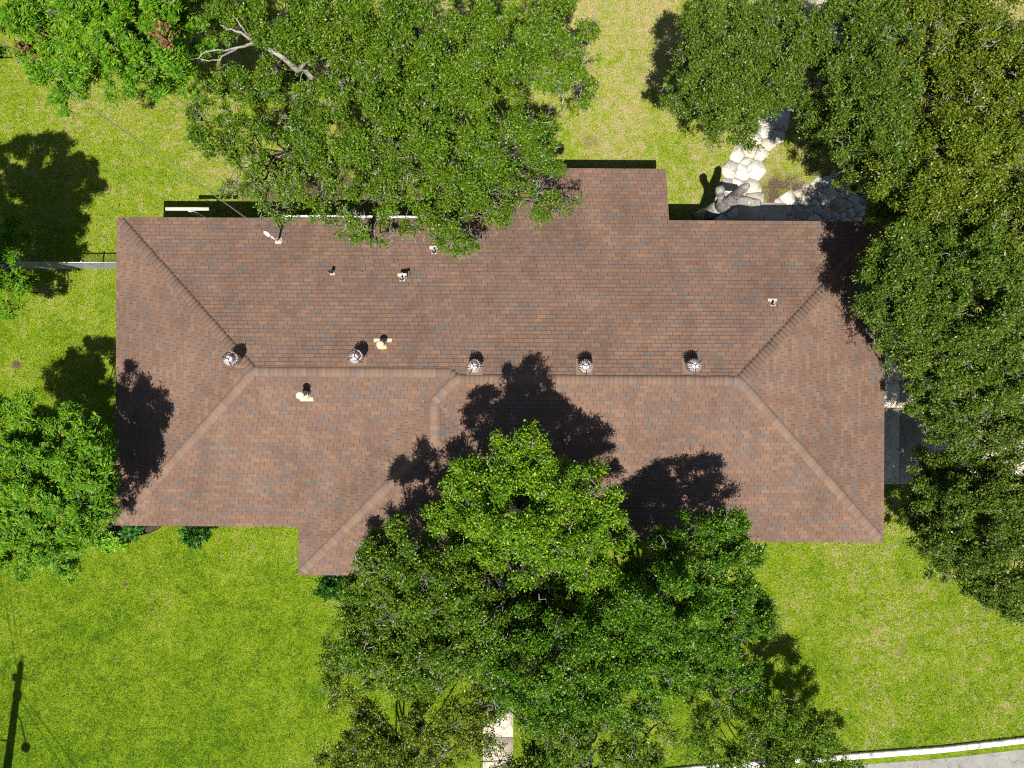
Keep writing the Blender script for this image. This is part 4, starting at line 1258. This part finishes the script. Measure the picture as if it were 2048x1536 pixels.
shrub('fern', 'lime green fern at the mulch bed by the front left corner', 'fern', 232, 1078, .95, .6, .55, M['fern'], (.13, .05), 1.5, 'pecan', 61)
shrub('fern', 'smaller darker fern right against the mulch under the front left eave', 'fern', 275, 1060, .7, .5, .5, M['hedge'], (.13, .045), 1.4, 'pecan', 62)
shrub('shrub', 'round dark green shrub against the left part of the front wall', 'shrub', 402, 1062, 1.15, .95, .9, M['hedge'], (.09, .05), 2.2, 'oak', 63)
shrub('shrub', 'boxy dark green shrub under the front eave of the projecting wing', 'shrub', 668, 1162, 1.45, 1.0, 1.0, M['hedge'], (.085, .05), 2.4, 'oak', 64)


# ------------------------------------------------------------------ dead stump, fence, post, wires
def dead_tree():
    bx, by, _ = P(1399, 436)
    root = empty('dead_tree', (bx, by, 0)); tag(root, 'bare grey pruned trunk with three cut stubs by the back eave', 'dead tree')
    rg = np.random.default_rng(8)
    mb = MB()
    A = Vector(P(1496, 371, 3.75)); B = Vector(P(1441, 379, 2.6)); C = Vector(P(1521, 404, 2.9))
    b = Vector((bx, by, -.1))
    k1 = Vector(P(1440, 412, 1.7)); k2 = Vector(P(1462, 398, 2.5))
    mb.tube([b, b.lerp(k1, .5) + Vector((.03, -.05, 0)), k1], [.30, .25, .24], 14)
    mb.tube([k1 - Vector((0, 0, .25)), k1.lerp(k2, .5) + Vector((.03, -.02, 0)), k2, k2.lerp(A, .5) + Vector((.02, .05, 0)), A - Vector((.04, .0, .1)), A], [.23, .20, .175, .15, .12, .085], 12)
    mb.tube([k1 + Vector((0, 0, -.2)), k1.lerp(B, .5) + Vector((.02, 0, 0)), B - Vector((0, .03, .12)), B], [.18, .13, .125, .145], 10)
    mb.tube([k2 - Vector((.05, 0, .5)), k2.lerp(C, .35), k2.lerp(C, .7) + Vector((0, -.04, .03)), C], [.19, .16, .14, .10], 11)
    mb.tube([A - Vector((.05, .05, .35)), A + Vector((.10, -.10, -.32))], [.07, .04], 8)
    # knobbly surface
    v = np.array(mb.v)
    v += np.stack([np.sin(v[:, 2] * 17 + v[:, 0] * 23), np.cos(v[:, 2] * 19 + v[:, 1] * 21), np.sin(v[:, 0] * 15)], -1) * .018
    mb.v = [tuple(q) for q in v]
    o = mb.build('trunk', M['deadwood'], root, True)
    return root


dead_tree()


def fence():
    y = P(150, 525, 1.2)[1]; x0 = -19.5; x1 = HL(XW + 32, 540)[0]
    root = empty('wire_fence', (x0, y, 0)); tag(root, 'chain-link fence with a pale top rail running to the west wall', 'fence')
    mb = MB(); mb.tube([(x0, y, 1.2), (x1, y, 1.2)], .024, 10); mb.build('top_rail', M['steel'], root, True)
    for x in (x0 + .02, -16.9, -14.6, x1 - .03):
        mb = MB(); mb.lathe((x, y + .032, -.1), [(.03, 0), (.03, 1.32), (.036, 1.33), (.02, 1.37)], 10); mb.build('post', M['steel'], root, True)
    mb = MB()
    s = .085
    hgt = 1.16
    x = x0 - hgt
    yw = y - .030
    while x < x1:
        for sg in (1, -1):
            a = (x, yw, .03) if sg > 0 else (x, yw, .03 + hgt)
            b = (x + hgt, yw, .03 + hgt) if sg > 0 else (x + hgt, yw, .03)
            (ax, _, az), (bx, _, bz) = a, b
            t0 = max(0, (x0 - ax) / hgt); t1 = min(1, (x1 - ax) / hgt)
            if t1 - t0 > .02:
                mb.tube([(ax + hgt * t0, yw, az + (bz - az) * t0), (ax + hgt * t1, yw, az + (bz - az) * t1)], .0035, 3, cap=False)
        x += s
    mb.build('wire_mesh', M['steel'], root)


fence()


def line_post():
    a = P(332, 418, 2.15); b = P(418, 419, 2.15)
    mx = (a[0] + b[0]) / 2
    root = empty('clothes_line_post', (mx, a[1], 0)); tag(root, 'pale crossbar on a post in the shade behind the back eave', 'clothes line post')
    mb = MB(); mb.box((mx, a[1], 2.15), (b[0] - a[0], .10, .09)); mb.build('crossbar', M['cream2'], root)
    mb = MB(); mb.box((mx, a[1], 1.02), (.09, .085, 2.16)); mb.build('post', M['cream2'], root)


line_post()


def sag(a, b, s, n=24):
    a, b = Vector(a), Vector(b)
    return [a.lerp(b, i / n) - Vector((0, 0, 4 * s * (i / n) * (1 - i / n))) for i in range(n + 1)]


tipw = mast_tip + Vector((-.30, .22, -.02))
mb = MB()
far = Vector((-19.5, 13.4, 7.3))
mb.tube(sag(tipw, far, .35), .009, 6)
tag(mb.build('power_cable', M['cable']), 'pale service cable from the roof mast to the top left', 'cable')
mb = MB(); mb.tube(sag(tipw + Vector((.06, .0, -.25)), far + Vector((.0, -.25, -.9)), .45), .007, 5)
tag(mb.build('phone_cable', M['cable_black']), 'thin black cable below the pale service cable', 'cable')


def utility_pole():
    bx, by, _ = P(10, 1572)
    root = empty('utility_pole', (bx, by, 0)); tag(root, 'wooden utility pole with street lamp whose shadow lies on the front lawn', 'utility pole')
    mb = MB(); mb.lathe((bx, by, -.2), [(.16, 0), (.115, 9.9), (.09, 10.0)], 14); mb.build('pole_shaft', M['pole'], root, True)
    mb = MB(); mb.tube([(bx, by, 10.0), (bx, by, 10.45)], .03, 8); mb.build('insulator', M['lead'], root)
    mb = MB(); mb.tube([(bx, by, 6.1), (bx + .2, by - .5, 6.35), (bx + .36, by - 1.25, 6.35)], .026, 8); mb.build('lamp_arm', M['steel'], root)
    mb = MB(); mb.lathe((bx + .38, by - 1.38, 6.1), [(.10, 0), (.17, .08), (.17, .16), (.08, .3), (.03, .33)], 18); mb.build('lamp_head', M['steel'], root, True)
    mb = MB(); mb.lathe((bx - .14, by + .1, 8.3), [(.09, 0), (.10, .02), (.10, .3), (.05, .34)], 12); mb.build('cable_box', M['lead'], root)
    mb = MB(); mb.lathe((bx + .02, by, 7.1), [(.17, 0), (.17, .28)], 14); mb.build('bracket', M['lead'], root)
    mb = MB(); mb.tube([(bx, by, 8.6), (bx + .3, by, 8.6)], .025, 6); mb.build('side_bracket', M['lead'], root)
    mb = MB(); mb.tube([(bx, by, 3.6), (bx - .5, by + .05, 3.6)], .03, 6); mb.build('step', M['lead'], root)
    ends = [((bx, by, 8.6), (-21.0, 2.5, 8.3), .012, 'black cable running from the pole towards the back left'),
            ((bx, by, 9.6), (-20.3, 2.5, 9.2), .010, 'upper cable running from the pole towards the back left'),
            ((bx, by, 7.8), (-10.5, -24, 7.4), .012, 'black cable running from the pole across the street corner'),
            ((bx, by, 7.3), (-11.6, -24, 7.0), .010, 'lower cable running from the pole across the street corner'),
            ((bx, by, 10.3), (-19.2, 4.0, 10.0), .006, 'thin top wire running from the pole insulator')]
    for a, b, r, lab in ends:
        mb = MB(); mb.tube(sag(a, b, .15), r, 5)
        tag(mb.build('overhead_cable', M['cable_black']), lab, 'cable')


utility_pole()
# fallen leaves on the roof: thick in the valley, scattered elsewhere
def litter():
    rg = np.random.default_rng(77)
    V = []
    pts = []
    for _ in range(70):
        f = rg.random()
        pts.append((WW + (860 - WW) * f + rg.normal() * 3.0, YSL - (YSL - 796) * f + rg.normal() * 3.0))
    for _ in range(150):
        pts.append((rg.uniform(XW + 20, XE - 20), rg.uniform(YN + 8, YSL - 10)))
    for _ in range(120):
        pts.append((rg.uniform(640, 1150), rg.uniform(YN + 4, YN + 130)))
    for (u, v) in pts:
        X, Y, _z = HL(u, v)
        z = roof_z(X, Y) + .056
        a = rg.uniform(0, 6.28); l = rg.uniform(.015, .04); w_ = l * .3
        c_, s_ = math.cos(a), math.sin(a)
        V.append([(X - c_ * l, Y - s_ * l, z), (X + s_ * w_, Y - c_ * w_, z + .006), (X + c_ * l, Y + s_ * l, z + .01), (X - s_ * w_, Y + c_ * w_, z + .006)])
    o = quads('leaf_litter', np.array(V, np.float32), M['litter'], None)
    tag(o, 'dry fallen leaves scattered over the shingles and along the valley', 'fallen leaves', kind='stuff')


litter()
# a few dead twigs lying on the roof
for i, (px, py, an) in enumerate(((404, 527, .9), (1165, 480, .2))):
    X, Y, _ = P(px, py, 3.2)
    mb = MB()
    pts = []
    for k in range(5):
        x = X + math.cos(an) * (k - 2) * .09 + .02 * math.sin(k * 2.1); y = Y + math.sin(an) * (k - 2) * .09
        pts.append((x, y, roof_z(x, y) + .065))
    mb.tube(pts, [.006, .006, .005, .004, .003], 5)
    x, y, z = pts[2]; mb.tube([(x, y, z), (x + .10, y - .06, roof_z(x + .1, y - .06) + .07)], [.005, .003], 4)
    tag(mb.build('dead_twig', M['twig']), ('dry forked twig lying on the back slope near the west hip', 'dry twig lying on the back slope below the oak branches')[i], 'twig')
